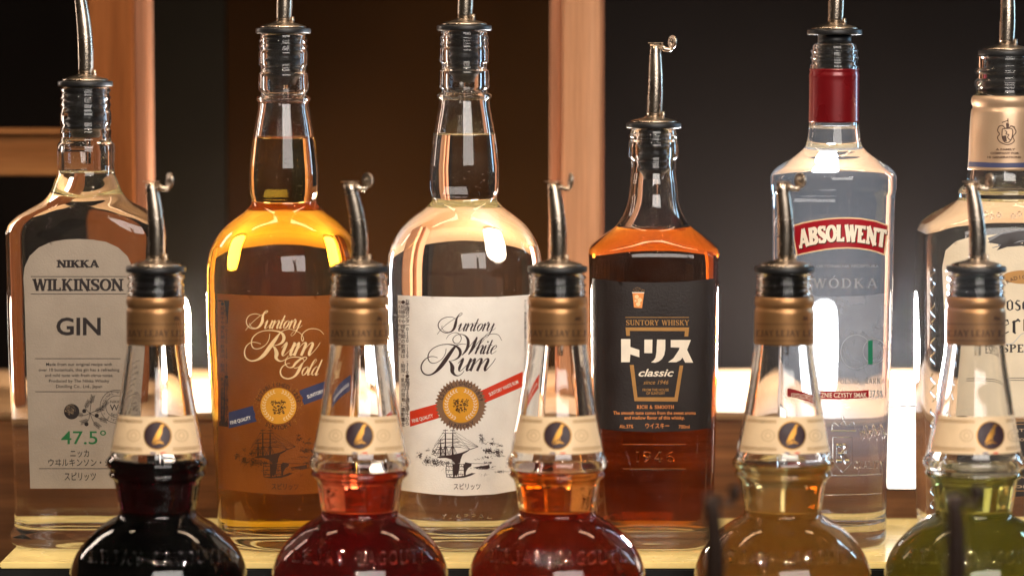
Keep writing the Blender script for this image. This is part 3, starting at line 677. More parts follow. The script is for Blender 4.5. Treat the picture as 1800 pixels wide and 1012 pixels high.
for i, (t_, wd) in enumerate([('Made from our original recipe with', 116), ('over 10 botanicals, this gin has a refreshing', 142), ('and mild taste with fresh citrus notes.', 120), ('Produced by The Nikka Whisky', 106), ('Distilling Co., Ltd., Japan', 81)]):
    a.text('black', t_, 139, 642.5 + i * 9.7, wd, 5.6, .006)
a.text('green', '47.5°', 147, 780, 79, 24, .004)
a.text('black', 'ニッカ', 140, 802, 33, 11, .006); a.text('black', 'ウヰルキンソン・ジン', 146, 818, 122, 11, .006); a.text('black', 'スピリッツ', 141, 843, 55, 12, .008)
a.ell('black', 126, 723, 13.5, 13.5, .00004); a.ell('gin', 126, 723, 12.2, 12.2, .00005) if 0 else None
for i in range(260):
    r_ = 12.5 * math.sqrt(random.random()); t_ = random.random() * 6.283; x, y = 126 + r_ * math.cos(t_), 723 + r_ * math.sin(t_)
    if (x - 122) ** 2 + (y - 719) ** 2 < 60 * random.random() * 2: a.ell('sand', x, y, .5, .5, .00009, 5)
for (bx, by, an) in [(150, 716, -60), (160, 708, -75), (168, 722, -20), (175, 735, 20), (155, 738, 160), (146, 730, 200), (180, 716, -50), (165, 742, 40)]:
    an = R(an); ex_, ey_ = bx + 12 * math.cos(an), by + 12 * math.sin(an)
    a.stroke('black', [(158, 726, .8), (bx, by, .8), (ex_, ey_, .5)], smooth=4)
    for q in range(7):
        t_ = q / 6; x, y = bx + (ex_ - bx) * t_, by + (ey_ - by) * t_
        for sg in (-1, 1): a.line('black', x, y, x + 5 * math.cos(an + sg * .9), y + 5 * math.sin(an + sg * .9), .7)
for (x, y) in ((148, 722), (152, 745), (170, 730)): a.ell('black', x, y, 3.6, 3.6)
a.ring('black', 205, 714, 29, 29, .8); a.ring('black', 205, 714, 19, 19, .8); a.arc_text('black', 'ORIGINAL RECIPE * BOTANICALS *', 205, 714, 22, 4.6, -100, 240)
a.text('black', 'NIKKA', 205, 708, 22, 5, .01); a.text('black', 'WG', 206, 721, 26, 11, .01); a.text('black', 'Spirits', 206, 730, 22, 5)
sub(lab, gin.art(a, names={'green': 'strength_figure', 'sand': 'berry_highlights'}), gin.root)
pourer(gin, 'steel spout in the squared gin bottle, leaning left out of frame', (-.0035, 0), yaw=.1, length=.056)

# --- round rum bottles
def rum(cx, dy, name, label, liq, level, papermat, dark):
    rows = [(57, 40), (62, 40), (66, 43), (69, 43), (72, 40.5), (76, 43), (79, 43), (83, 40.5), (86.5, 43), (92, 43.2), (106, 43), (110, 42.5), (112, 39.5), (122, 39.5), (124.5, 43), (128, 43.5), (150, 43.8), (155, 43), (158.5, 39), (162, 40), (165, 46), (168.5, 48.2), (172, 47.5), (175, 44), (180, 44.3), (205, 48.5), (237, 54), (270, 58), (300, 60.5), (318, 60.5), (334, 59.6), (345, 57), (352, 57.5), (360, 64), (372, 79), (385, 96), (400, 111), (415, 121), (430, 128.5), (450, 134), (470, 136.5), (500, 137), (560, 136), (700, 130), (865, 122.5), (930, 119), (948, 118)]
    return Bottle(name, label, 'bottle', cx, 57 + dy, 0, [(y + dy * (1 if y < 500 else 0), hw) for y, hw in rows], GRP, fin_px=158, level_px=level, liq=liq, wall=.0026, base_t=.009, punt=.006)
gold = rum(498, 5, 'rum_bottle', 'round bottle of amber rum with bronze brown label and blue ribbon', LIQ['gold'], 243, 'gold_paper', 0)
white = rum(816, 0, 'rum_bottle', 'round bottle of clear spirit with white label and red ribbon', CLEAR, 237, 'white_paper', 1)
pourer(gold, 'steel spout in the amber rum bottle, cut by the top edge', (.0005, 0), yaw=.05)
pourer(white, 'steel spout in the clear rum bottle, cut by the top edge', (.0005, 0), yaw=-.05)

def ship(a, dx, dy, col):
    """engraved harbour scene, traced from the white label (crop x 7.786 from 720, 740)"""
    def q(x, y): return (720 + x / 7.786 + dx, 740 + y / 7.786 + dy)
    def pl(pts): a.poly(col, [q(*p) for p in pts])
    def ln(x0, y0, x1, y1, w_=4): p0, p1 = q(x0, y0), q(x1, y1); a.line(col, *p0, *p1, w_ / 7.786 * 1.25)
    pl([(370, 490), (420, 475), (560, 460), (640, 445), (720, 425), (830, 380), (800, 410), (730, 450), (715, 480), (700, 520), (690, 570), (620, 575), (570, 520), (500, 500), (400, 500)])
    ln(800, 395, 940, 345, 7)
    for x, t_, b_ in ((425, 250, 470), (490, 110, 470), (590, 110, 460)):
        ln(x, t_ + 60, x, b_, 14); ln(x, t_, x, t_ + 80, 6)
        for yy in (t_ + 10, t_ + 50, t_ + 130, t_ + 180, t_ + 240):
            if yy < b_ - 20: ln(x - 30 - (yy - t_) * .35, yy + 4, x + 30 + (yy - t_) * .35, yy, 6)
        for k_ in range(6):
            ln(x, t_ + 210 if t_ < 200 else t_ + 90, x - 70 + k_ * 28, b_ + 10, 5)
    for x0, y0 in ((590, 120), (600, 190), (600, 260), (590, 320)):
        ln(x0, y0, 940, 345, 2.5); ln(x0, y0 + 10, 830, 385, 2.5)
    for x0, y0, x1, y1 in ((490, 110, 340, 330), (490, 170, 330, 360), (425, 250, 310, 390), (425, 260, 330, 440), (590, 350, 710, 355), (500, 350, 690, 265)): ln(x0, y0, x1, y1, 3)
    # barrels
    for x, y, wd, hh in ((560, 670, 125, 185), (715, 670, 105, 170)):
        n = 10; L_ = [(x - wd / 2 * (1 - .18 * abs(2 * i / n - 1) ** 2), y - hh / 2 + hh * i / n) for i in range(n + 1)]; R_ = [(2 * x - p[0], p[1]) for p in L_]
        for A_ in (L_, R_):
            for p, p2 in zip(A_, A_[1:]): ln(*p, *p2, 7)
        for i in (0, 2, 5, 8, 10): ln(*L_[i], *R_[i], 6)
        pl([(x + wd * .2, y - hh / 2), (x + wd * .5, y - hh * .4), (x + wd * .52, y + hh * .4), (x + wd * .28, y + hh / 2)])
        for i in range(26): u, v = random.uniform(-.45, .3), random.uniform(-.48, .48); ln(x + u * wd, y + v * hh, x + u * wd + random.uniform(-4, 6), y + v * hh + random.uniform(8, 26), 4)
    pl([(760, 740), (850, 705), (905, 710), (830, 745), (745, 770), (600, 778), (520, 765), (640, 760)])
    pl([(620, 570), (690, 575), (670, 700), (640, 760), (612, 700)]); pl([(760, 560), (850, 575), (845, 610), (800, 640), (770, 690), (745, 640), (750, 590)])
    ln(840, 575, 1030, 580, 5); pl([(860, 632), (1060, 600), (1090, 590), (1100, 640), (1050, 655), (960, 640)])
    def scrib(x, y, rx, ry, n, l=22, w_=6):
        for _ in range(int(n * 1.7)):
            u = random.gauss(0, .42) * rx; v = random.gauss(0, .42) * ry; t_ = random.random() * 6.283; m = l * random.uniform(.3, 1)
            ln(x + u, y + v, x + u + m * math.cos(t_), y + v + m * math.sin(t_) * .7, w_ * random.uniform(.5, 1.3))
    scrib(140, 475, 45, 45, 26); scrib(990, 250, 45, 45, 26); scrib(985, 190, 30, 20, 8); scrib(340, 430, 50, 50, 22)
    scrib(240, 540, 70, 70, 55); scrib(340, 560, 80, 70, 60); scrib(430, 570, 80, 60, 40); scrib(1080, 400, 80, 40, 60); scrib(1200, 420, 90, 45, 65)
    scrib(1120, 300, 90, 22, 22); scrib(1230, 330, 70, 20, 14); scrib(240, 390, 30, 25, 6); scrib(1130, 240, 20, 20, 5)
    scrib(1000, 640, 180, 30, 40); scrib(1240, 690, 80, 18, 22); scrib(1060, 490, 90, 15, 14); scrib(1230, 475, 90, 14, 12); scrib(960, 520, 120, 20, 14, 14, 3)
    scrib(640, 540, 80, 30, 26); scrib(520, 570, 60, 25, 20); scrib(470, 660, 80, 50, 12, 8, 4); scrib(1020, 730, 90, 30, 16, 8, 4); scrib(1080, 570, 60, 20, 16)

def seal(a, cx, cy, ring, ink_, leafc, teeth=True):
    if teeth:
        n = 42; a.poly(ring, [(cx + (46 if i % 2 else 41) * math.cos(math.pi * i / n), cy + (46 if i % 2 else 41) * math.sin(math.pi * i / n)) for i in range(2 * n)], .00003)
    else:
        for i in range(150):
            t_ = random.random() * 6.283; r_ = random.uniform(33, 45); a.ell('yellow', cx + r_ * math.cos(t_), cy + r_ * math.sin(t_), .45, .45, .00004, 5)
    a.ell('yellow', cx, cy, 31.6, 31.6, .00009, 60)
    a.arc_text(ink_, 'ESTABLISHED 1899', cx, cy, 33.5, 7.4, -72, 76, .008)
    a.arc_text(ink_, 'YROTNUS', cx, cy, 41.2, 7.6, 148, 212, .008, outside=True) if 0 else None
    for i, ch in enumerate('SUNTORY'):
        an = R(-150 - (-150 + 214) * 0 + 0) if 0 else R(212 - 64 * i / 6); x, y = cx + 41.5 * math.sin(an), cy - 41.5 * math.cos(an)
        a.text(ink_, ch, x, y, None, 7.6, .008, rot=an + math.pi)
    for sg in (-1, 1):
        for i in range(13):
            an = R(22 + i * 11.5) * sg; r_ = 25.5; x, y = cx + r_ * math.sin(an), cy - r_ * math.cos(an)
            for k_ in (-.75, .75):
                d = an + (-math.pi / 2 * sg) + k_; vx, vy = math.cos(d - 0), math.sin(d)
                vx, vy = math.cos(an + (math.pi if sg > 0 else 0) + k_ * 1.0), math.sin(an + (math.pi if sg > 0 else 0) + k_ * 1.0)
                a.stroke(leafc, [(x, y, .3), (x + vx * 2.6, y + vy * 2.6, 2.1), (x + vx * 5, y + vy * 5, .3)], .00013, smooth=3)
    for i in range(120):
        u, v = random.uniform(-1, 1), random.uniform(-1, 1)
        if abs(u) > .95 - .25 * (v > .2) or (abs(u) < .12 and v < -.8): continue
        x, y = cx + u * 13.5, cy + 2 + v * 11.5; t_ = random.random() * 3.14
        a.stroke('umber', [(x - 1.7 * math.cos(t_), y - 1.7 * math.sin(t_), 1.1), (x, y + random.uniform(-.8, .8), 1.3), (x + 1.7 * math.cos(t_), y + 1.7 * math.sin(t_), .7)], .00014, smooth=2)
    a.ell('yellow', cx, cy, 4.2, 4.2, .00019, 14); a.text('umber', '※', cx, cy + 2.6, 6, 5, .02, lay=.00023)

VERT1 = 'お客様センター0120-139-310●飲酒は20歳を過ぎてから'; VERT2 = '●妊娠中や授乳期の飲酒は、胎児・乳児の発育に悪影響を'; VERT3 = '与えるおそれがあります。'
def vert(a, col, txt, x, y0, y1, h):
    n = len(txt)
    for i, ch in enumerate(txt): a.text(col, ch, x, y0 + (y1 - y0) * (i + .8) / n, None if ch in '●' else None, h, .01)

def rum_script(a, c, which):
    if which == 'white':
        k, ox, oy = 5.327, 720, 540
        traced(a, c, [(258, 253, 4), (300, 200, 4), (350, 155, 4), (400, 120, 4), (450, 92, 4), (482, 72, 5), (493, 58, 4), (484, 53, 4), (462, 68, 7), (440, 110, 18), (430, 155, 26), (415, 200, 22), (385, 228, 12), (340, 238, 8), (300, 222, 8), (272, 190, 9), (270, 150, 9), (300, 112, 7), (350, 92, 6), (400, 92, 5), (425, 105, 4)], ox, oy, k)
        traced(a, c, [(410, 218, 5), (370, 232, 4), (325, 222, 4), (302, 190, 4), (305, 172, 4)], ox, oy, k)
        x = script(a, c, 'untory', 720 + 452 / k, 540 + 222 / k, 72 / k, sx=1.12, wt=1.0)
        traced(a, c, [(343, 295, 4), (365, 262, 4), (400, 240, 4), (440, 238, 5), (472, 258, 7), (484, 290, 6), (470, 325, 5), (440, 340, 6), (412, 325, 8), (406, 295, 7), (430, 265, 5), (470, 252, 5), (515, 262, 10), (545, 300, 24), (548, 350, 28), (530, 400, 22), (492, 446, 6)], ox, oy, k)
        traced(a, c, [(488, 446, 5), (540, 392, 5), (590, 330, 5), (632, 278, 5)], ox, oy, k)
        traced(a, c, [(632, 278, 14), (610, 330, 26), (585, 390, 26), (552, 440, 10)], ox, oy, k)
        traced(a, c, [(552, 442, 5), (600, 385, 5), (640, 330, 5), (690, 282, 5), (740, 255, 5), (790, 248, 5), (835, 262, 5), (862, 310, 4)], ox, oy, k)
        script(a, c, 'hite', 720 + 610 / k, 540 + 436 / k, 82 / k, sx=1.05)
        Rk = [(262, 472, 5), (235, 462, 5), (200, 460, 6), (160, 475, 8), (125, 510, 11), (108, 555, 12), (118, 600, 12), (150, 628, 12), (195, 630, 12), (240, 605, 20), (285, 560, 34), (330, 500, 38), (375, 435, 34), (415, 380, 24), (445, 355, 8), (490, 342, 5), (530, 345, 4)]
        Rb = [(342, 385, 5), (335, 430, 5), (310, 475, 5), (265, 510, 5), (220, 522, 6), (185, 505, 9), (172, 465, 10), (185, 420, 8), (225, 380, 6), (290, 352, 6), (360, 345, 8), (425, 358, 14), (465, 390, 26), (475, 430, 26), (455, 470, 16), (410, 495, 6), (370, 502, 5), (385, 520, 20), (400, 560, 38), (400, 600, 34), (425, 632, 16), (460, 638, 7), (495, 615, 5), (510, 590, 4)]
        traced(a, c, Rk, ox, oy, k); traced(a, c, Rb, ox, oy, k)
        script(a, c, 'um', 720 + 448 / k, 540 + 595 / k, 118 / k, sx=1.12)
    else:
        k, ox, oy = 5.059, 420, 530
        traced(a, c, [(58, 256, 5), (90, 215, 5), (140, 165, 5), (190, 125, 5), (235, 102, 6), (256, 88, 6), (250, 80, 5), (228, 95, 10), (212, 135, 20), (208, 175, 26), (185, 215, 20), (150, 238, 10), (105, 235, 8), (72, 205, 9), (68, 160, 9), (95, 122, 7), (145, 108, 7), (190, 118, 5)], ox, oy, k)
        traced(a, c, [(160, 236, 5), (115, 228, 5), (92, 190, 5)], ox, oy, k)
        script(a, c, 'untory', 420 + 222 / k, 530 + 240 / k, 74 / k, sx=1.05)
        traced(a, c, [(755, 290, 5), (720, 255, 5), (670, 240, 6), (620, 245, 6), (575, 275, 7), (555, 315, 7), (565, 350, 8), (575, 330, 6), (555, 290, 5), (510, 260, 5), (450, 245, 5), (400, 255, 6), (365, 280, 10), (320, 340, 30), (270, 410, 36), (220, 475, 32), (165, 515, 18), (105, 525, 12), (60, 495, 12), (50, 440, 11), (70, 390, 8), (110, 362, 7), (150, 362, 6), (195, 375, 5)], ox, oy, k)
        traced(a, c, [(275, 285, 6), (265, 340, 6), (235, 385, 6), (185, 415, 7), (135, 415, 8), (112, 380, 10), (120, 325, 9), (165, 280, 7), (230, 258, 8), (310, 258, 10), (375, 275, 18), (400, 315, 28), (385, 360, 22), (340, 385, 8), (300, 392, 6), (320, 415, 22), (335, 460, 36), (330, 500, 26), (365, 528, 12), (410, 515, 6), (440, 480, 5)], ox, oy, k)
        script(a, c, 'um', 420 + 372 / k, 530 + 480 / k, 118 / k, sx=1.1)
        traced(a, c, [(455, 548, 5), (425, 552, 6), (385, 580, 10), (368, 625, 13), (388, 668, 13), (440, 684, 13), (495, 662, 18), (528, 618, 26), (548, 575, 24), (566, 545, 12)], ox, oy, k)
        traced(a, c, [(566, 545, 6), (590, 520, 6), (604, 500, 6), (585, 492, 7), (545, 512, 16), (505, 545, 22), (478, 580, 14), (440, 582, 8), (414, 555, 9), (418, 518, 8), (460, 496, 8), (515, 492, 9), (560, 502, 8), (578, 525, 6), (560, 560, 6), (520, 585, 7), (490, 590, 8)], ox, oy, k)
        script(a, c, 'old', 420 + 545 / k, 530 + 655 / k, 80 / k, sx=1.12)

for b, which, dx in ((white, 'white', 0), (gold, 'gold', -321)):
    if which == 'white': pts = [(699, 518.5), (760, 521), (816, 522), (875, 521.5), (930, 518), (928, 650), (922, 770), (916, 860), (870, 868), (812, 871), (760, 868), (704, 861)]
    else: pts = [(382, 516), (440, 519), (498, 520.5), (555, 520), (612, 516), (610, 650), (604, 770), (598, 862), (550, 867), (498, 869), (440, 865), (384, 858)]
    lab = b.sheet('front_label', M['white_paper' if which == 'white' else 'gold_paper'], pts, off=.00012)
    a = Art(); c = 'brown_black' if which == 'white' else 'cream'
    rum_script(a, c, which)
    if which == 'white':
        ship(a, 0, 0, 'brown_black'); a.text('brown_black', 'スピリッツ', 821, 859, 47, 9, .006)
        a.poly('red', [(843, 687.5), (919, 652.6), (919, 679.3), (849, 709)], .00002); a.poly('red2', [(720.5, 722.5), (768, 709.5), (772, 734), (720.8, 749.5)], .00002)
        a.text('white', 'SUNTORY WHITE RUM', 886.5, 684.5, 56, 6.4, .02, rot=-.42); a.text('white', 'FINE QUALITY', 743.5, 737.8, 38, 6.4, .02, rot=-.27)
        seal(a, 810, 711, 'bronze', 'brown_black', 'pink_cream')
        vert(a, 'brown_black', VERT1, 716, 527, 748, 6); vert(a, 'brown_black', VERT2, 708.6, 527, 750, 6); vert(a, 'brown_black', VERT3, 702.4, 527, 625, 5)
        vert(a, 'brown_black', 'サントリー株式会社東京都港区台場二三三アルコール分四〇度内容量七二〇', 923.5, 527, 672, 3.2)
    else:
        ship(a, -321, 0, 'umber'); a.text('umber', 'スピリッツ', 501, 859, 47, 9, .006)
        a.poly('navy', [(526, 686), (606, 657), (606, 685), (534.6, 711), (531, 703), (533, 699), (528, 694)], .00002); a.poly('navy2', [(402, 724.3), (444, 712.8), (446, 720), (449, 726), (448, 733), (451.4, 740), (402, 752.5)], .00002)
        a.text('white', 'SUNTORY RUM GOLD', 572, 688.5, 66, 6.2, .02, rot=-.36); a.text('white', 'FINE QUALITY', 423.5, 741, 37, 6.4, .02, rot=-.26)
        seal(a, 489.3, 713, 'bronze', 'umber', 'cream', teeth=False)
        a.poly('foil_brown', [(384, 527), (403, 528), (401, 750), (385, 748)], .000005)
        vert(a, 'black', VERT1, 398, 530, 748, 5.6); vert(a, 'black', VERT2, 391, 530, 746, 5.6)
    sub(lab, b.art(a, names={'red': 'ribbon', 'navy': 'ribbon', 'red2': 'ribbon', 'navy2': 'ribbon', 'bronze': 'seal_rim', 'yellow': 'seal_disc', 'white': 'ribbon_lettering', 'umber': 'crest_engraving', 'foil_brown': 'side_panel', 'pink_cream': 'laurel_wreath'}), b.root)
# faint embossed line of letters near the base of the clear bottle
a = Relief(.0003); roman_text(a, 'k', 'YJAPPAL', 776, 864, 911, 8, T=.2, t=.16, sf=0, gap=.3); b_ = white.art(a, names={'k': 'embossed_lettering'}, base=0, mats={'k': M['emboss']})

# --- square whisky bottle
tor = Bottle('whisky_bottle', 'squared bottle of brown whisky with charcoal label and white katakana', 'bottle', 1149, 228, 0,
    [(228, 39), (231, 40), (236, 41), (239, 43.5), (242, 41), (246, 41), (249, 43.5), (252, 43), (256, 43.5), (272, 43.5), (277, 43), (280, 39.5), (300, 38.5), (320, 41), (345, 43), (360, 46), (376, 52), (388, 59), (398, 66, 1, 2), (408, 80, 1, 2.1), (418, 94, 1, 2.4), (428, 106, 1, 2.9), (436, 112, 1, 3.4), (446, 114, 1, 3.8), (470, 113.5, 1, 4), (700, 110.5, 1, 4), (900, 105, 1, 4), (930, 100, 1, 3.8), (948, 93, 1, 3.4)],
    GRP, fin_px=290, level_px=402, liq=LIQ['whisky'], wall=.0028, base_t=.011)
lab = tor.sheet('front_label', M['dark_paper'], [(1041, 489), (1090, 495), (1148, 496.5), (1206, 495), (1256, 489), (1254, 620), (1250, 752), (1206, 757), (1148, 759), (1090, 757), (1044, 752)], off=.00012)
a = Art()
# a tall glass with ice (the cartoon drinker beside it is left out)
gx = lambda x: 1080 + x / 7.787; gy = lambda y: 490 + y / 7.787
a.poly('orange', [(gx(247), gy(188)), (gx(407), gy(188)), (gx(378), gy(400)), (gx(268), gy(392))]); a.poly('ivory', [(gx(240), gy(182)), (gx(410), gy(182)), (gx(408), gy(194)), (gx(243), gy(194))], .00006)
for (x, y, r_) in ((305, 245, 32), (345, 290, 34), (325, 345, 33), (290, 300, 18)): a.poly('cream', [(gx(x + r_ * math.cos(q)), gy(y + r_ * math.sin(q))) for q in (.3, 1.5, 2.6, 3.7, 4.9, 5.8)], .0001)
for (x, y) in ((262, 148), (283, 170), (290, 130), (312, 118), (330, 160), (352, 140), (372, 165), (385, 150), (340, 128), (305, 155), (405, 158)): a.ell('tan', gx(x), gy(y), .8, .8, n=8)
a.rect('tan', gx(150), gy(523), gx(1020), gy(531))
rt('tan', 'SUNTORY WHISKY', 1100.5, 1211, 571.5, 9.2, T=.19, t=.09, sf=.07, gap=.12)
a.poly('tan', [(1099.6, 575.2), (1211.5, 575.2), (1209.8, 591), (1203, 591), (1204, 581.6), (1107, 581.2), (1107.4, 590), (1101, 590)])
a.poly('tan', [(1107, 641), (1114, 641), (1120.5, 697.8), (1185.8, 697.8), (1194.7, 642), (1201, 642), (1191, 705.3), (1115.3, 704.5)])
a.poly('ivory', [(1091.8, 595.6), (1108, 595.6), (1108, 609.4), (1123.9, 614.8), (1123.9, 627.6), (1108, 622.5), (1107, 636.2), (1091.8, 636.2)])
a.poly('ivory', [(1132.7, 596.6), (1147, 596.6), (1146.4, 620.4), (1132.5, 620.2)])
a.poly('ivory', [(1154.9, 596.6), (1169.6, 596.6), (1169.4, 614), (1167.5, 624), (1163.4, 630.8), (1158, 635), (1151.5, 637.2), (1144.4, 636.3), (1149, 633), (1152.3, 628), (1153.9, 618)])
a.poly('ivory', [(1179.1, 597.2), (1214.4, 597.2), (1207.7, 614.5), (1218.5, 637), (1204.5, 637), (1199.7, 628.2), (1196.6, 632.4), (1188.7, 636.3), (1174.4, 636.3), (1184, 629), (1193.4, 614.7), (1194.6, 610.7), (1179.1, 610.1)])
a.text('ivory', 'classic', 1153.5, 661, 62, 13.5, .02, shear=.3); a.text('tan', 'since 1946', 1153, 675, 44, 7.6, .006, shear=.3)
a.text('tan', 'FROM THE HOUSE', 1152.6, 687, 46, 4.6, .02); a.text('tan', 'OF SUNTORY', 1152.6, 693, 33, 4.6, .02)
rt('orange', 'RICH & SMOOTH', 1119.5, 1184.5, 718, 6.2, T=.18, t=.1, sf=.06, gap=.12)
a.text('orange', 'The smooth taste comes from the sweet aroma', 1150.5, 728, 145, 6, .012); a.text('orange', 'and mellow flavor of this whisky.', 1150.5, 736.5, 106, 6, .012)
a.text('orange', 'Alc.37%', 1101, 752, 24, 6.6, .004); a.text('orange', 'ウイスキー', 1155.5, 752, 42, 8, .004); a.text('orange', '700ml', 1202.5, 752.5, 19, 6.4, .004)
sub(lab, tor.art(a, names={'orange': 'printed_lettering', 'ivory': 'katakana_lettering', 'cream': 'ice_cubes', 'tan': 'glass_outline'}), tor.root)
a = Relief(.0004); roman_text(a, 'k', '1946', 1116, 1186, 812, 19, T=.16, t=.12, sf=.03, gap=.2)
for y in (781, 824): a.stroke('k', [(1095 + q, y, 2.6) for q in range(0, 112, 10)], smooth=0)
tor.art(a, names={'k': 'embossed_lettering'}, base=0, mats={'k': M['emboss']})
pourer(tor, 'tall steel spout fully visible in the squared whisky bottle', (.0006, 0), yaw=0)

# --- tall vodka bottle
ab = Bottle('vodka_bottle', 'tall clear bottle with red neck foil and curved red banner', 'bottle', 1467, 80, 0,
    [(79, 37), (82, 38.5), (86, 39), (90, 42.5), (94, 40), (98, 40), (102, 43), (106, 40.5), (112, 41), (116, 43), (122, 43), (127, 42), (132, 43.5), (140, 43), (215, 43.5), (232, 45), (246, 47), (257, 50), (268, 60), (280, 76), (294, 99), (303, 107.5), (311, 110.5), (330, 110.5), (336, 109.6), (342, 108), (500, 105.5), (700, 101), (840, 98), (925, 97), (948, 94)],
    GRP, fin_px=150, level_px=226, liq=CLEAR, wall=.0026, base_t=.013, gmat='glass_smear_bloom')
ab.sleeve('neck_foil', M['red_foil'], 121, 215, .00025)
bn = ab.sheet('banner_label', M['cream_paper'], [(1390.6, 396.8), (1409, 391), (1429, 387), (1452, 383.7), (1474.9, 382), (1495, 381.8), (1513.4, 383), (1540, 387.6), (1562, 396), (1556, 449.6), (1540, 443.5), (1528.3, 440.6), (1510, 437.8), (1491.2, 436.8), (1472, 437.4), (1454.1, 439.1), (1424.5, 444.2), (1399.6, 449.9)], off=.00010, step=4)
a = Art(); a.poly('crimson', [(1392.6, 399), (1410, 393.6), (1429, 389.6), (1452, 386.3), (1474.9, 384.6), (1495, 384.4), (1513.4, 385.6), (1540, 390.2), (1559.5, 397.6), (1553.6, 445.6), (1540, 440.9), (1528.3, 438), (1510, 435.2), (1491.2, 434.2), (1472, 434.8), (1454.1, 436.5), (1424.5, 441.6), (1402, 446.9)], .00001)
def ban(u, v):
    # v 0 bottom .. 1 top of the letters
    x = 1403 + 156 * u + (1 - v) * 3.2 * (1 - 2.2 * u); top = 405 - 10.5 * max(0, math.sin(math.pi * min(1, max(0, u * .97)))) ** .8 + u * .5; bot = 437 - 12.5 * max(0, math.sin(math.pi * min(1, max(0, u)))) ** .8 + u * 0
    return (x, bot + (top - bot) * v)
roman_text(a, 'umber', 'ABSOLWENT', 0, 1, 0, 1, T=.36, t=.2, sf=.02, gap=.1, f=lambda u, v: (ban(u, v)[0] + 1.2, ban(u, v)[1] + 1.8), lay=.00006)
roman_text(a, 'ivory', 'ABSOLWENT', 0, 1, 0, 1, T=.33, t=.18, sf=.02, gap=.1, f=ban, lay=.00015)
sub(bn, ab.art(a, names={'crimson': 'banner_field', 'umber': 'letter_shadow'}, step=4), ab.root)
a = Art()
roman_text(a, 'silver', 'WÓDKA', 1430, 1542, 506, 17, T=.16, t=.08, sf=.06, gap=.22)
roman_text(a, 'grey', 'UNIONA POLSKA MARKA', 1424, 1556, 674, 9.5, T=.16, t=.09, sf=.05, gap=.14)
for i, t_ in enumerate(('ORYGINALNA RECEPTURA', )): a.text('silver', t_, 1490, 470, 110, 5, .004)
for cx_, cy_, r_ in ((1505, 618, 27), (1537, 617, 20)):
    a.ring('silver', cx_, cy_, r_, r_ * 1.1, 1.3); a.ring('grey', cx_, cy_, r_ * .82, r_ * .92, .8)
    for i in range(60):
        t_ = random.random() * 6.28; q = random.random() ** .5 * r_ * .7; a.ell('grey', cx_ + q * math.cos(t_), cy_ + q * math.sin(t_), .7, .7, n=5)
a.rect('teal', 1526, 598, 1534, 640, .0001)
a.poly('crimson', [(1388, 682), (1430, 686), (1470, 687.5), (1510, 686.5), (1527, 685), (1527, 698.5), (1510, 700), (1470, 701.5), (1430, 700), (1388, 696)], .00002)
a.text('ivory', 'KRYSTALICZNIE CZYSTY SMAK', 1461, 698, 126, 8.6, .016, lay=.0001); a.text('silver', '37,5%', 1541, 698, 24, 13, .02, lay=.0001)
ab.art(a, names={'crimson': 'slogan_strip', 'teal': 'green_stripe', 'silver': 'frosted_lettering', 'grey': 'frosted_lettering', 'ivory': 'slogan_lettering'})
m, nt, out = new_mat('frosted_silver_print'); df = N(nt, 'BsdfDiffuse'); df.inputs[0].default_value = (.55, .58, .64, 1); tl = N(nt, 'BsdfTranslucent'); tl.inputs[0].default_value = (.85, .9, 1, 1)
m1 = N(nt, 'MixShader'); m1.inputs[0].default_value = .6; L(nt, df.outputs[0], m1.inputs[1]); L(nt, tl.outputs[0], m1.inputs[2])
tr = N(nt, 'BsdfTransparent'); mx = N(nt, 'MixShader'); nn = noise(nt, 60, 3); L(nt, ramp(nt, nn.outputs[0], [(.3, g(.2)), (.7, g(.36))]).outputs[0], mx.inputs[0]); L(nt, tr.outputs[0], mx.inputs[1]); L(nt, m1.outputs[0], mx.inputs[2]); L(nt, mx.outputs[0], out.inputs[0])
ab.sheet('frosted_label', m, [(1372, 515), (1420, 520), (1467, 521), (1520, 519.5), (1559, 515), (1556, 600), (1553, 700), (1520, 704.5), (1467, 706), (1420, 704.5), (1376, 700)], off=.00008)
a = Relief(.0005, wide=1.3)   # embossed crown, shield and band low on the bottle
a.stroke('k', [(1464, 768, 1.5), (1464, 812, 1.5), (1481, 830, 1.5), (1498, 812, 1.5), (1498, 768, 1.5), (1464, 768, 1.5)], smooth=0)
roman_text(a, 'k', 'R', 1471, 1492, 812, 32, T=.26, t=.16, sf=.05)
a.stroke('k', [(1462, 755, 1.4), (1465, 742, 1.4), (1475, 748, 1.4), (1482, 738, 1.4), (1489, 748, 1.4), (1500, 742, 1.4), (1503, 755, 1.4)], smooth=3); a.line('k', 1460, 757, 1505, 757, 2); a.line('k', 1482, 731, 1482, 737, 2.4)
for i in range(24):
    x = 1510 + i * 1.9; a.stroke('k', [(x, 752 + 8 * math.sin(i * .9), 1.3), (x + 4, 760 + 5 * math.cos(i * 1.7), 1.6), (x + 3, 770 + 6 * math.sin(i), 1.1)], smooth=3)
roman_text(a, 'k', 'QUALITY', 1500, 1553, 823, 13, T=.16, t=.1, sf=.04, gap=.12)
a.stroke('k', [(x, 832 + 3 * math.sin((x - 1380) / 175 * 3.14), 1.6) for x in range(1380, 1556, 12)], smooth=0); a.stroke('k', [(x, 866 + 3 * math.sin((x - 1380) / 175 * 3.14), 1.2) for x in range(1380, 1556, 12)], smooth=0)
ab.art(a, names={'k': 'embossed_crest'}, base=0, mats={'k': M['emboss']})
pourer(ab, 'steel spout raised above the red foiled vodka bottle', (0, 0), yaw=.1, lift=.0046)

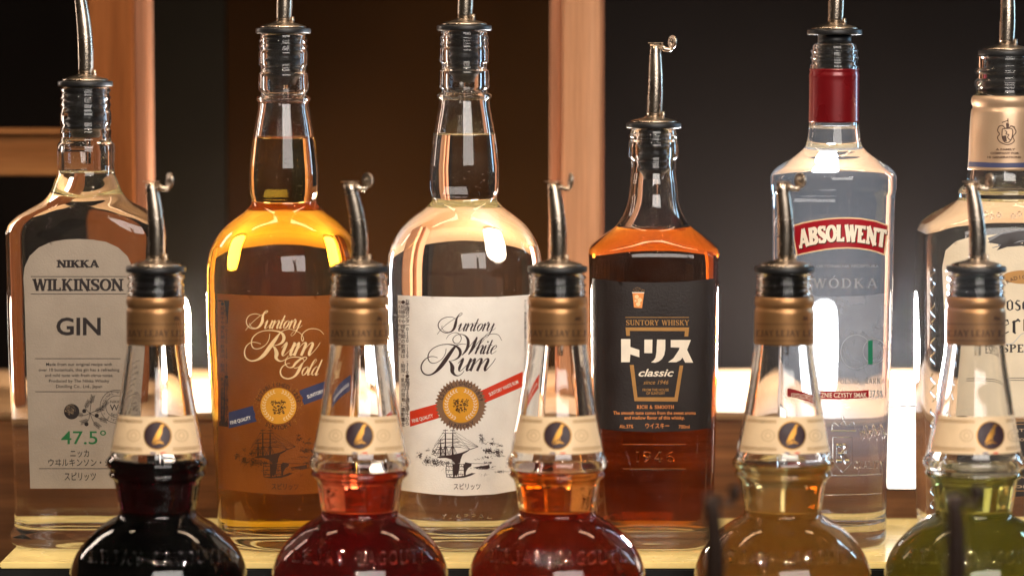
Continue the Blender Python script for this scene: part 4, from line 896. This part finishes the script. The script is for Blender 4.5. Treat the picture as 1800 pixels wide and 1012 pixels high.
# --- tequila bottle cut by the right edge
cu = Bottle('tequila_bottle', 'broad clear bottle with champagne neck foil, cut by the right edge', 'bottle', 1768, 100, 0,
    [(101, 48), (106, 50), (112, 48), (117, 48), (122, 54), (127, 55), (131, 50), (138, 50), (144, 55), (149, 55), (153, 51), (165, 52), (170, 57), (176, 58.5), (184, 57.5), (188, 55), (193, 58), (200, 59), (240, 61), (285, 62.5), (300, 63.5), (318, 66), (326, 72), (334, 79.5), (342, 80.5), (350, 80), (356, 88, 1, 2.2), (366, 104, .95, 2.6), (378, 124, .9, 3.2), (392, 141, .86, 3.8), (408, 148, .84, 4.2), (425, 149.5, .84, 4.2), (700, 147, .84, 4.2), (900, 143, .84, 4.2), (935, 139, .84, 4), (948, 134, .84, 3.8)],
    GRP, fin_px=240, level_px=340, liq=CLEAR, wall=.003, base_t=.012)
cu.sleeve('neck_foil', M['silver_foil'], 168, 298, .00025)
nb = Art(); nb.poly('navy', [(1701, 284), (1740, 286), (1768, 286.6), (1800, 286), (1833, 284), (1834, 292.5), (1800, 294.5), (1768, 295), (1740, 294.5), (1700.6, 292.5)], 0)
gx2 = lambda x: 1700 + x / 8.43; gy2 = lambda y: 180 + y / 8.43
for pts in ([(520, 395), (520, 520), (560, 590), (620, 590), (665, 520), (665, 395), (520, 395)], [(470, 360), (450, 420), (480, 470), (450, 520), (480, 580), (540, 615), (600, 628), (660, 610), (700, 570), (680, 510), (725, 440), (690, 370), (640, 350)], [(470, 360), (520, 345), (570, 385), (620, 385), (650, 350), (710, 370)], [(515, 300), (560, 285), (600, 270), (605, 240), (605, 330), (590, 370)], [(560, 420), (590, 440), (575, 470), (620, 480), (600, 520), (640, 560)], [(540, 500), (560, 540), (540, 560), (525, 520), (550, 500)]):
    nb.stroke('umber', [(gx2(x), gy2(y), 1.6) for x, y in pts], smooth=5)
nb.poly('umber', [(gx2(515), gy2(500)), (gx2(580), gy2(490)), (gx2(590), gy2(580)), (gx2(545), gy2(580))], .00004); nb.poly('umber', [(gx2(575), gy2(300)), (gx2(625), gy2(320)), (gx2(620), gy2(380)), (gx2(580), gy2(385))], .00004)
for t_, y, x0, x1 in (('A FAMILY', 712, 425, 715), ('COMPANY FOR', 768, 345, 770), ('10 GENERATIONS', 828, 302, 798)): nb.text('umber', t_, gx2((x0 + x1) / 2), gy2(y), (x1 - x0) / 8.43, 3.6, .03)
cu.art(nb, base=.00042, names={'navy': 'neck_band', 'umber': 'crest_and_lettering'})
lab = cu.sheet('front_label', M['pale_paper'], [(1662, 728), (1660, 560), (1656, 470), (1662, 440), (1680, 424), (1710, 415), (1768, 411), (1830, 415), (1870, 430), (1890, 460), (1888, 560), (1884, 728), (1768, 733)], off=.00012, step=5)
a = Art()
a.poly('grey', [(1736, 418), (1760, 410), (1790, 404), (1830, 402), (1830, 424), (1800, 424), (1770, 430), (1745, 436)], .00002)
a.poly('black', [(1736, 426), (1760, 412), (1790, 406), (1850, 404), (1850, 442), (1820, 436), (1796, 432), (1770, 434), (1752, 440), (1760, 430)], .00004)
a.ell('tan', 1800, 487, 38, 12, .00003); a.arc_text('umber', 'TRADICIONAL', 1800, 540, 50, 7, -40, 40, .01)
def blackletter(txt, x, y, h):
    G = {'o': [[(0, .2, .2), (0, .85, .2), (.3, 1.05, .1), (.5, .8, .2), (.5, .15, .2), (.25, -.02, .1), (0, .2, .2)]], 's': [[(.45, .95, .1), (.2, 1.0, .14), (.02, .75, .22), (.45, .4, .24), (.45, .12, .2), (.2, -.02, .12), (0, .12, .08)]],
         'e': [[(.05, .5, .07), (.5, .72, .07), (.4, .98, .14), (.15, .95, .14), (.0, .7, .22), (.0, .2, .22), (.22, 0, .12), (.5, .15, .07)]], 'r': [[(-.08, .8, .1), (.06, .95, .2), (.06, .1, .22), (.18, 0, .1)], [(.12, .85, .08), (.36, 1.02, .2), (.5, .88, .12)]],
         'u': [[(0, 1, .2), (0, .2, .22), (.15, 0, .1), (.4, .15, .08)], [(.46, 1, .2), (.46, .1, .22), (.6, 0, .1)]], 'v': [[(0, 1.05, .15), (.04, .25, .24), (.25, -.02, .12), (.5, .2, .2), (.5, .85, .2), (.3, 1.05, .1)]], 'J': [[(.3, 1.5, .14), (.34, .2, .24), (.1, -.1, .1)]], 'C': [[(.6, 1.4, .1), (.2, 1.45, .14), (0, 1, .24), (0, .3, .24), (.25, 0, .14), (.6, .2, .08)]]}
    for ch in txt:
        for st_ in G[ch]: a.stroke('black', [(x + px_ * h, y - py_ * h, w_ * h) for px_, py_, w_ in st_], smooth=0)
        x += h * .82
blackletter('Jose', 1757, 545, 17); blackletter('Cuervo', 1722, 586, 24)
roman_text(a, 'black', 'ESPECIAL', 1748, 1852, 619, 14, T=.2, t=.1, sf=.07, gap=.16)
a.stroke('silver', [(1736, 590, 1), (1775, 605, 1.2), (1800, 585, 1), (1830, 600, 1)], smooth=5)
for y in (664, 668): a.line('black', 1690, y, 1870, y, 1)
sub(lab, cu.art(a, names={'tan': 'gold_medallion', 'grey': 'bird_wing', 'silver': 'flourish'}), cu.root)
lab2 = cu.sheet('lower_label', M['dark_paper'], [(1672, 738), (1768, 742), (1886, 738), (1880, 868), (1768, 873), (1676, 868)], off=.00012)
a = Art()
for i in range(7): a.text('sand', ['ZERTIFICADO', 'HECHO EN MEXICO', 'A', 'AGAVE 100 AZUL', 'TEQUILA SILVER', 'CONT. NET.', 'PRODUCTO'][i], 1812, 758 + i * 16.5, 95 if i != 2 else 22, 5 if i != 2 else 12, .01)
a.line('tan', 1690, 745, 1870, 745, 1); a.line('tan', 1690, 862, 1870, 862, 1)
sub(lab2, cu.art(a), cu.root)
a = Relief(.0005, wide=1.4)
for i in range(7): a.stroke('k', [(1640 + 4 * math.sin(j * 1.3 + i), 470 + i * 62 + j * 5, 1.8) for j in range(11)], smooth=3)
for j, (x, y) in enumerate(((1733, 377), (1744, 381), (1756, 378), (1781, 380), (1792, 376))): a.ring('k', x, y, 3.5, 4, 1.3)
cu.art(a, names={'k': 'embossed_pattern'}, base=0, mats={'k': M['emboss']})
pourer(cu, 'steel spout in the tequila bottle at the right edge', (0, 0), yaw=.1, stop_r=None)

# ================================================================== liqueur bottles of the front row
def cloudy(name, T80, col, amt):
    m = liquid_mat(name, T80, 1.43); nt = m.node_tree
    out = [n for n in nt.nodes if n.type == 'OUTPUT_MATERIAL'][0]; gl = [n for n in nt.nodes if n.type == 'BSDF_GLASS'][0]
    d = N(nt, 'BsdfDiffuse'); n = noise(nt, 18, 3); L(nt, ramp(nt, n.outputs[0], [(.3, tuple(c * .8 for c in col)), (.7, col)]).outputs[0], d.inputs[0])
    mx = N(nt, 'MixShader'); mx.inputs[0].default_value = amt; L(nt, gl.outputs[0], mx.inputs[1]); L(nt, d.outputs[0], mx.inputs[2]); L(nt, mx.outputs[0], out.inputs[0])
    return m
LQ = [cloudy('blackcurrant_liqueur', (2e-4, 1e-7, 1e-6), (.012, .001, .002), .05), cloudy('crimson_liqueur', (.85, .03, .004), (.4, .008, .004), .2),
      cloudy('orange_red_liqueur', (.94, .12, .003), (.6, .05, .006), .22), cloudy('peach_liqueur', (.9, .55, .10), (.62, .30, .05), .42), cloudy('green_liqueur', (.7, .62, .03), (.34, .30, .02), .4)]
LJ = [(481, 44), (484, 48.5), (488, 50.5), (492, 47), (497, 47), (501, 50.5), (505, 48), (509, 48), (513, 50.5), (517, 49), (522, 50), (528, 51), (534, 50.8), (539, 48.5), (544, 50.5), (550, 51), (600, 51.5), (608, 52), (640, 56), (672, 61), (705, 66), (735, 71), (765, 77), (788, 81), (798, 83), (804, 87), (811, 89.5), (818, 88), (823, 83), (827, 83), (831, 85.5), (836, 82.5), (841, 77), (860, 73), (880, 70), (895, 67.5), (902, 68.5), (909, 78), (920, 96), (938, 117), (958, 135), (980, 147.5), (1005, 155), (1035, 158), (1065, 157), (1100, 151), (1140, 147), (1260, 145)]
def liqueur(cx, level, liq, label, ecx, Y=-.15, dyp=0, base_z=ZT2, full=True, dz=0, grp='slim necked liqueur bottles in the front row'):
    b = Bottle('liqueur_bottle', label, 'bottle', cx, 480, Y, [(y + dyp, hw) for y, hw in LJ], grp, base_z=base_z, fin_px=545 + dyp, level_px=level, liq=liq, gmat='glass_front', wall=.0022, base_t=.008, dz=dz)
    cap = b.sleeve('neck_foil', M['foil'], 520 + dyp, 603 + dyp, .0003)
    if full:
        a = Art()
        tot = 3.2; n = int(tot)
        off = ecx - cx
        for k_ in range(-1, 2):
            x0 = cx + off * .5 + k_ * 47 - 21
            if x0 < cx - 52 or x0 + 42 > cx + 54:
                x0c, x1c = max(x0, cx - 50), min(x0 + 42, cx + 50)
                w_ = 42; s_ = 'LEJAY'; m_ = max(1, round(5 * (x1c - x0c) / w_)); s_ = s_[-m_:] if k_ < 0 else s_[:m_]
                roman_text(a, 'foil_brown', s_, x0c, x1c, 591, 11, T=.2, t=.1, sf=.07, gap=.12)
            else: roman_text(a, 'foil_brown', 'LEJAY', x0, x0 + 42, 591, 11, T=.2, t=.1, sf=.07, gap=.12)
        for y in (569, 598): a.stroke('foil_brown', [(x, y + 1.8 * math.sqrt(max(0, 1 - ((x - cx) / 52) ** 2)) - 1, 1.1) for x in range(cx - 50, cx + 51, 4)], smooth=0)
        for i in range(16): a.line('foil_brown', cx + 30 + random.uniform(0, 12), 555 + random.uniform(0, 9), cx + 31 + random.uniform(0, 12), 556 + random.uniform(0, 9), .9)
        sub(cap, b.art(a, base=.00036), b.root)
        # cone shaped label on the lower neck
        top = lambda x: 727 + 5.2 * math.sqrt(max(0, 1 - ((x - cx) / 70) ** 2)); bot = lambda x: 790 + 8.5 * math.sqrt(max(0, 1 - ((x - cx) / 82) ** 2))
        xs1 = [cx - 66 + i * 132 / 16 for i in range(17)]; xs2 = [cx + 78.5 - i * 157 / 18 for i in range(19)]
        lb = b.sheet('neck_label', M['cream_paper'], [(x, top(x)) for x in xs1] + [(x, bot(x)) for x in xs2], off=.00012, step=5, )
        a = Art(); e = ecx
        a.ell('gold', e, 765, 25, 25.5, .00003); a.ell('plum', e, 765, 23.4, 24, .00006)
        a.poly('gold', [(e - 10, 779), (e - 7, 770), (e - 3, 762), (e + 1, 755), (e + 4, 750.5), (e + 5.5, 746.5), (e + 9, 745), (e + 13, 747.8), (e + 9, 749.5), (e + 8.2, 755), (e + 7.5, 762), (e + 3.5, 769), (e - 2, 773.5)], .0001)
        a.stroke('gold', [(e + 3, 768, 1.4), (e + 4, 777, 1.2), (e + 8, 779, 1)], .0001, smooth=0); a.stroke('gold', [(e, 771, 1.4), (e - 1, 778, 1.2), (e - 9, 781, 1)], .0001, smooth=0)
        for i in range(5): a.stroke('gold', [(e - 8 + i * 2, 781 - i * .4, .9), (e - 2 + i * 2, 776, .8), (e + 4 + i * 2, 778 + i * .5, .6)], .0001, smooth=3)
        for sg in (-1, 1):
            for y0, yy in ((739, 1), (742, 1), (787, 1), (790.5, 1)):
                inn, outr = e + sg * 27, cx + sg * (67 if y0 < 760 else 76)
                a.stroke('gold', [(inn + (outr - inn) * t_ / 6, y0 - 1 + (5 if y0 < 760 else 7) * (math.sqrt(max(0, 1 - ((inn + (outr - inn) * t_ / 6 - cx) / (72 if y0 < 760 else 82)) ** 2)) - .75), 1.2) for t_ in range(7)], smooth=0)
            a.ring('sand', e + sg * 42, 765, 11, 10, 2.2, .00002); a.ring('sand', e + sg * 42, 765, 5, 5, 2, .00002)
        a.rect('blue', e - 13, 794.6, e - 4, 797.2, .00004); a.rect('red', e + 5, 794.4, e + 14, 797, .00004)
        sub(lb, b.art(a, names={'gold': 'gilt_bird_and_lines', 'plum': 'round_emblem', 'sand': 'pale_scrollwork', 'blue': 'blue_mark', 'red': 'red_mark'}), b.root)
        a = Relief(.0011, wide=1.2)
        roman_text(a, 'k', 'LEJAY', cx - 118, cx - 22, 985, 24, T=.17, t=.11, sf=.04, gap=.2, f=None)
        roman_text(a, 'k', 'LAGOUTE', cx - 2, cx + 122, 985, 24, T=.17, t=.11, sf=.04, gap=.2, f=None)
        # letters follow the shoulder, lower towards the middle
        for k_, (V_, F_) in a.V.items(): a.V[k_] = ([(x, y - 8 + 16 * math.sqrt(max(0, 1 - ((x - cx) / 150) ** 2)), z) for x, y, z in V_], F_)
        b.art(a, names={'k': 'embossed_lettering'}, base=0, mats={'k': M['emboss']})
    return b
GS = 'front row steel spouts with thumb flaps'
for cx, lv, i, lb, ecx, lean, yaw, sl in [
    (274, 806, 0, 'slim necked bottle of near black liqueur, leftmost of the front row', 277, (-.0022, 0), 0, 'steel spout on the near black liqueur bottle'),
    (631, 822, 1, 'slim necked bottle of crimson liqueur between the amber and clear rum bottles', 632, (-.0052, 0), .32, 'steel spout leaning left on the crimson liqueur bottle'),
    (980, 822, 2, 'slim necked bottle of orange red liqueur before the cedar post', 980, (-.0026, 0), -.28, 'steel spout on the orange red liqueur bottle'),
    (1379, 812, 3, 'slim necked bottle of amber peach liqueur in front of the vodka bottle', 1392, (-.0018, 0), .2, 'steel spout on the amber peach liqueur bottle'),
    (1716, 832, 4, 'slim necked bottle of olive green liqueur, rightmost of the front row', 1741, (-.0035, 0), -.15, 'steel spout on the olive green liqueur bottle')]:
    b = liqueur(cx, lv, LQ[i], lb, ecx)
    pourer(b, sl, lean, yaw, group=GS, length=.0455)
# third row: only the out of focus spout tips reach into the frame
for px, i, lb, sl in ((1256, 1, 'nearest liqueur bottle below the frame, under the blurred left spout', 'dark blurred spout tip beside the squared whisky bottle'), (1684, 3, 'nearest liqueur bottle below the frame, under the blurred right spout', 'dark blurred spout tip before the olive green liqueur bottle')):
    Y = -.45; zt = P(px, 872, Y).z - .0475; z480 = P(px, 481, Y).z
    b = liqueur(px, 640, LQ[i], lb, px, Y=Y, base_z=ZT3, full=False, dz=zt - z480, grp='nearest bottles, almost wholly below the frame')
    pourer(b, sl, (-.001, 0), 0, metal='shaded_metal', group='blurred spouts nearest the camera')

# ================================================================== thin scattering volume added for the lens bloom round the lamps
hz = obj('bloom_haze', box_mesh('bloom_haze', -.6, .64, -1.9, YW - .004, -.34, .55, 0), None); tag(hz, kind='stuff')
m, nt, out = new_mat('bloom_air'); pv = N(nt, 'VolumePrincipled'); pv.inputs['Density'].default_value = .009; pv.inputs['Anisotropy'].default_value = .965
L(nt, pv.outputs[0], out.inputs[1]); hz.data.materials.append(m)
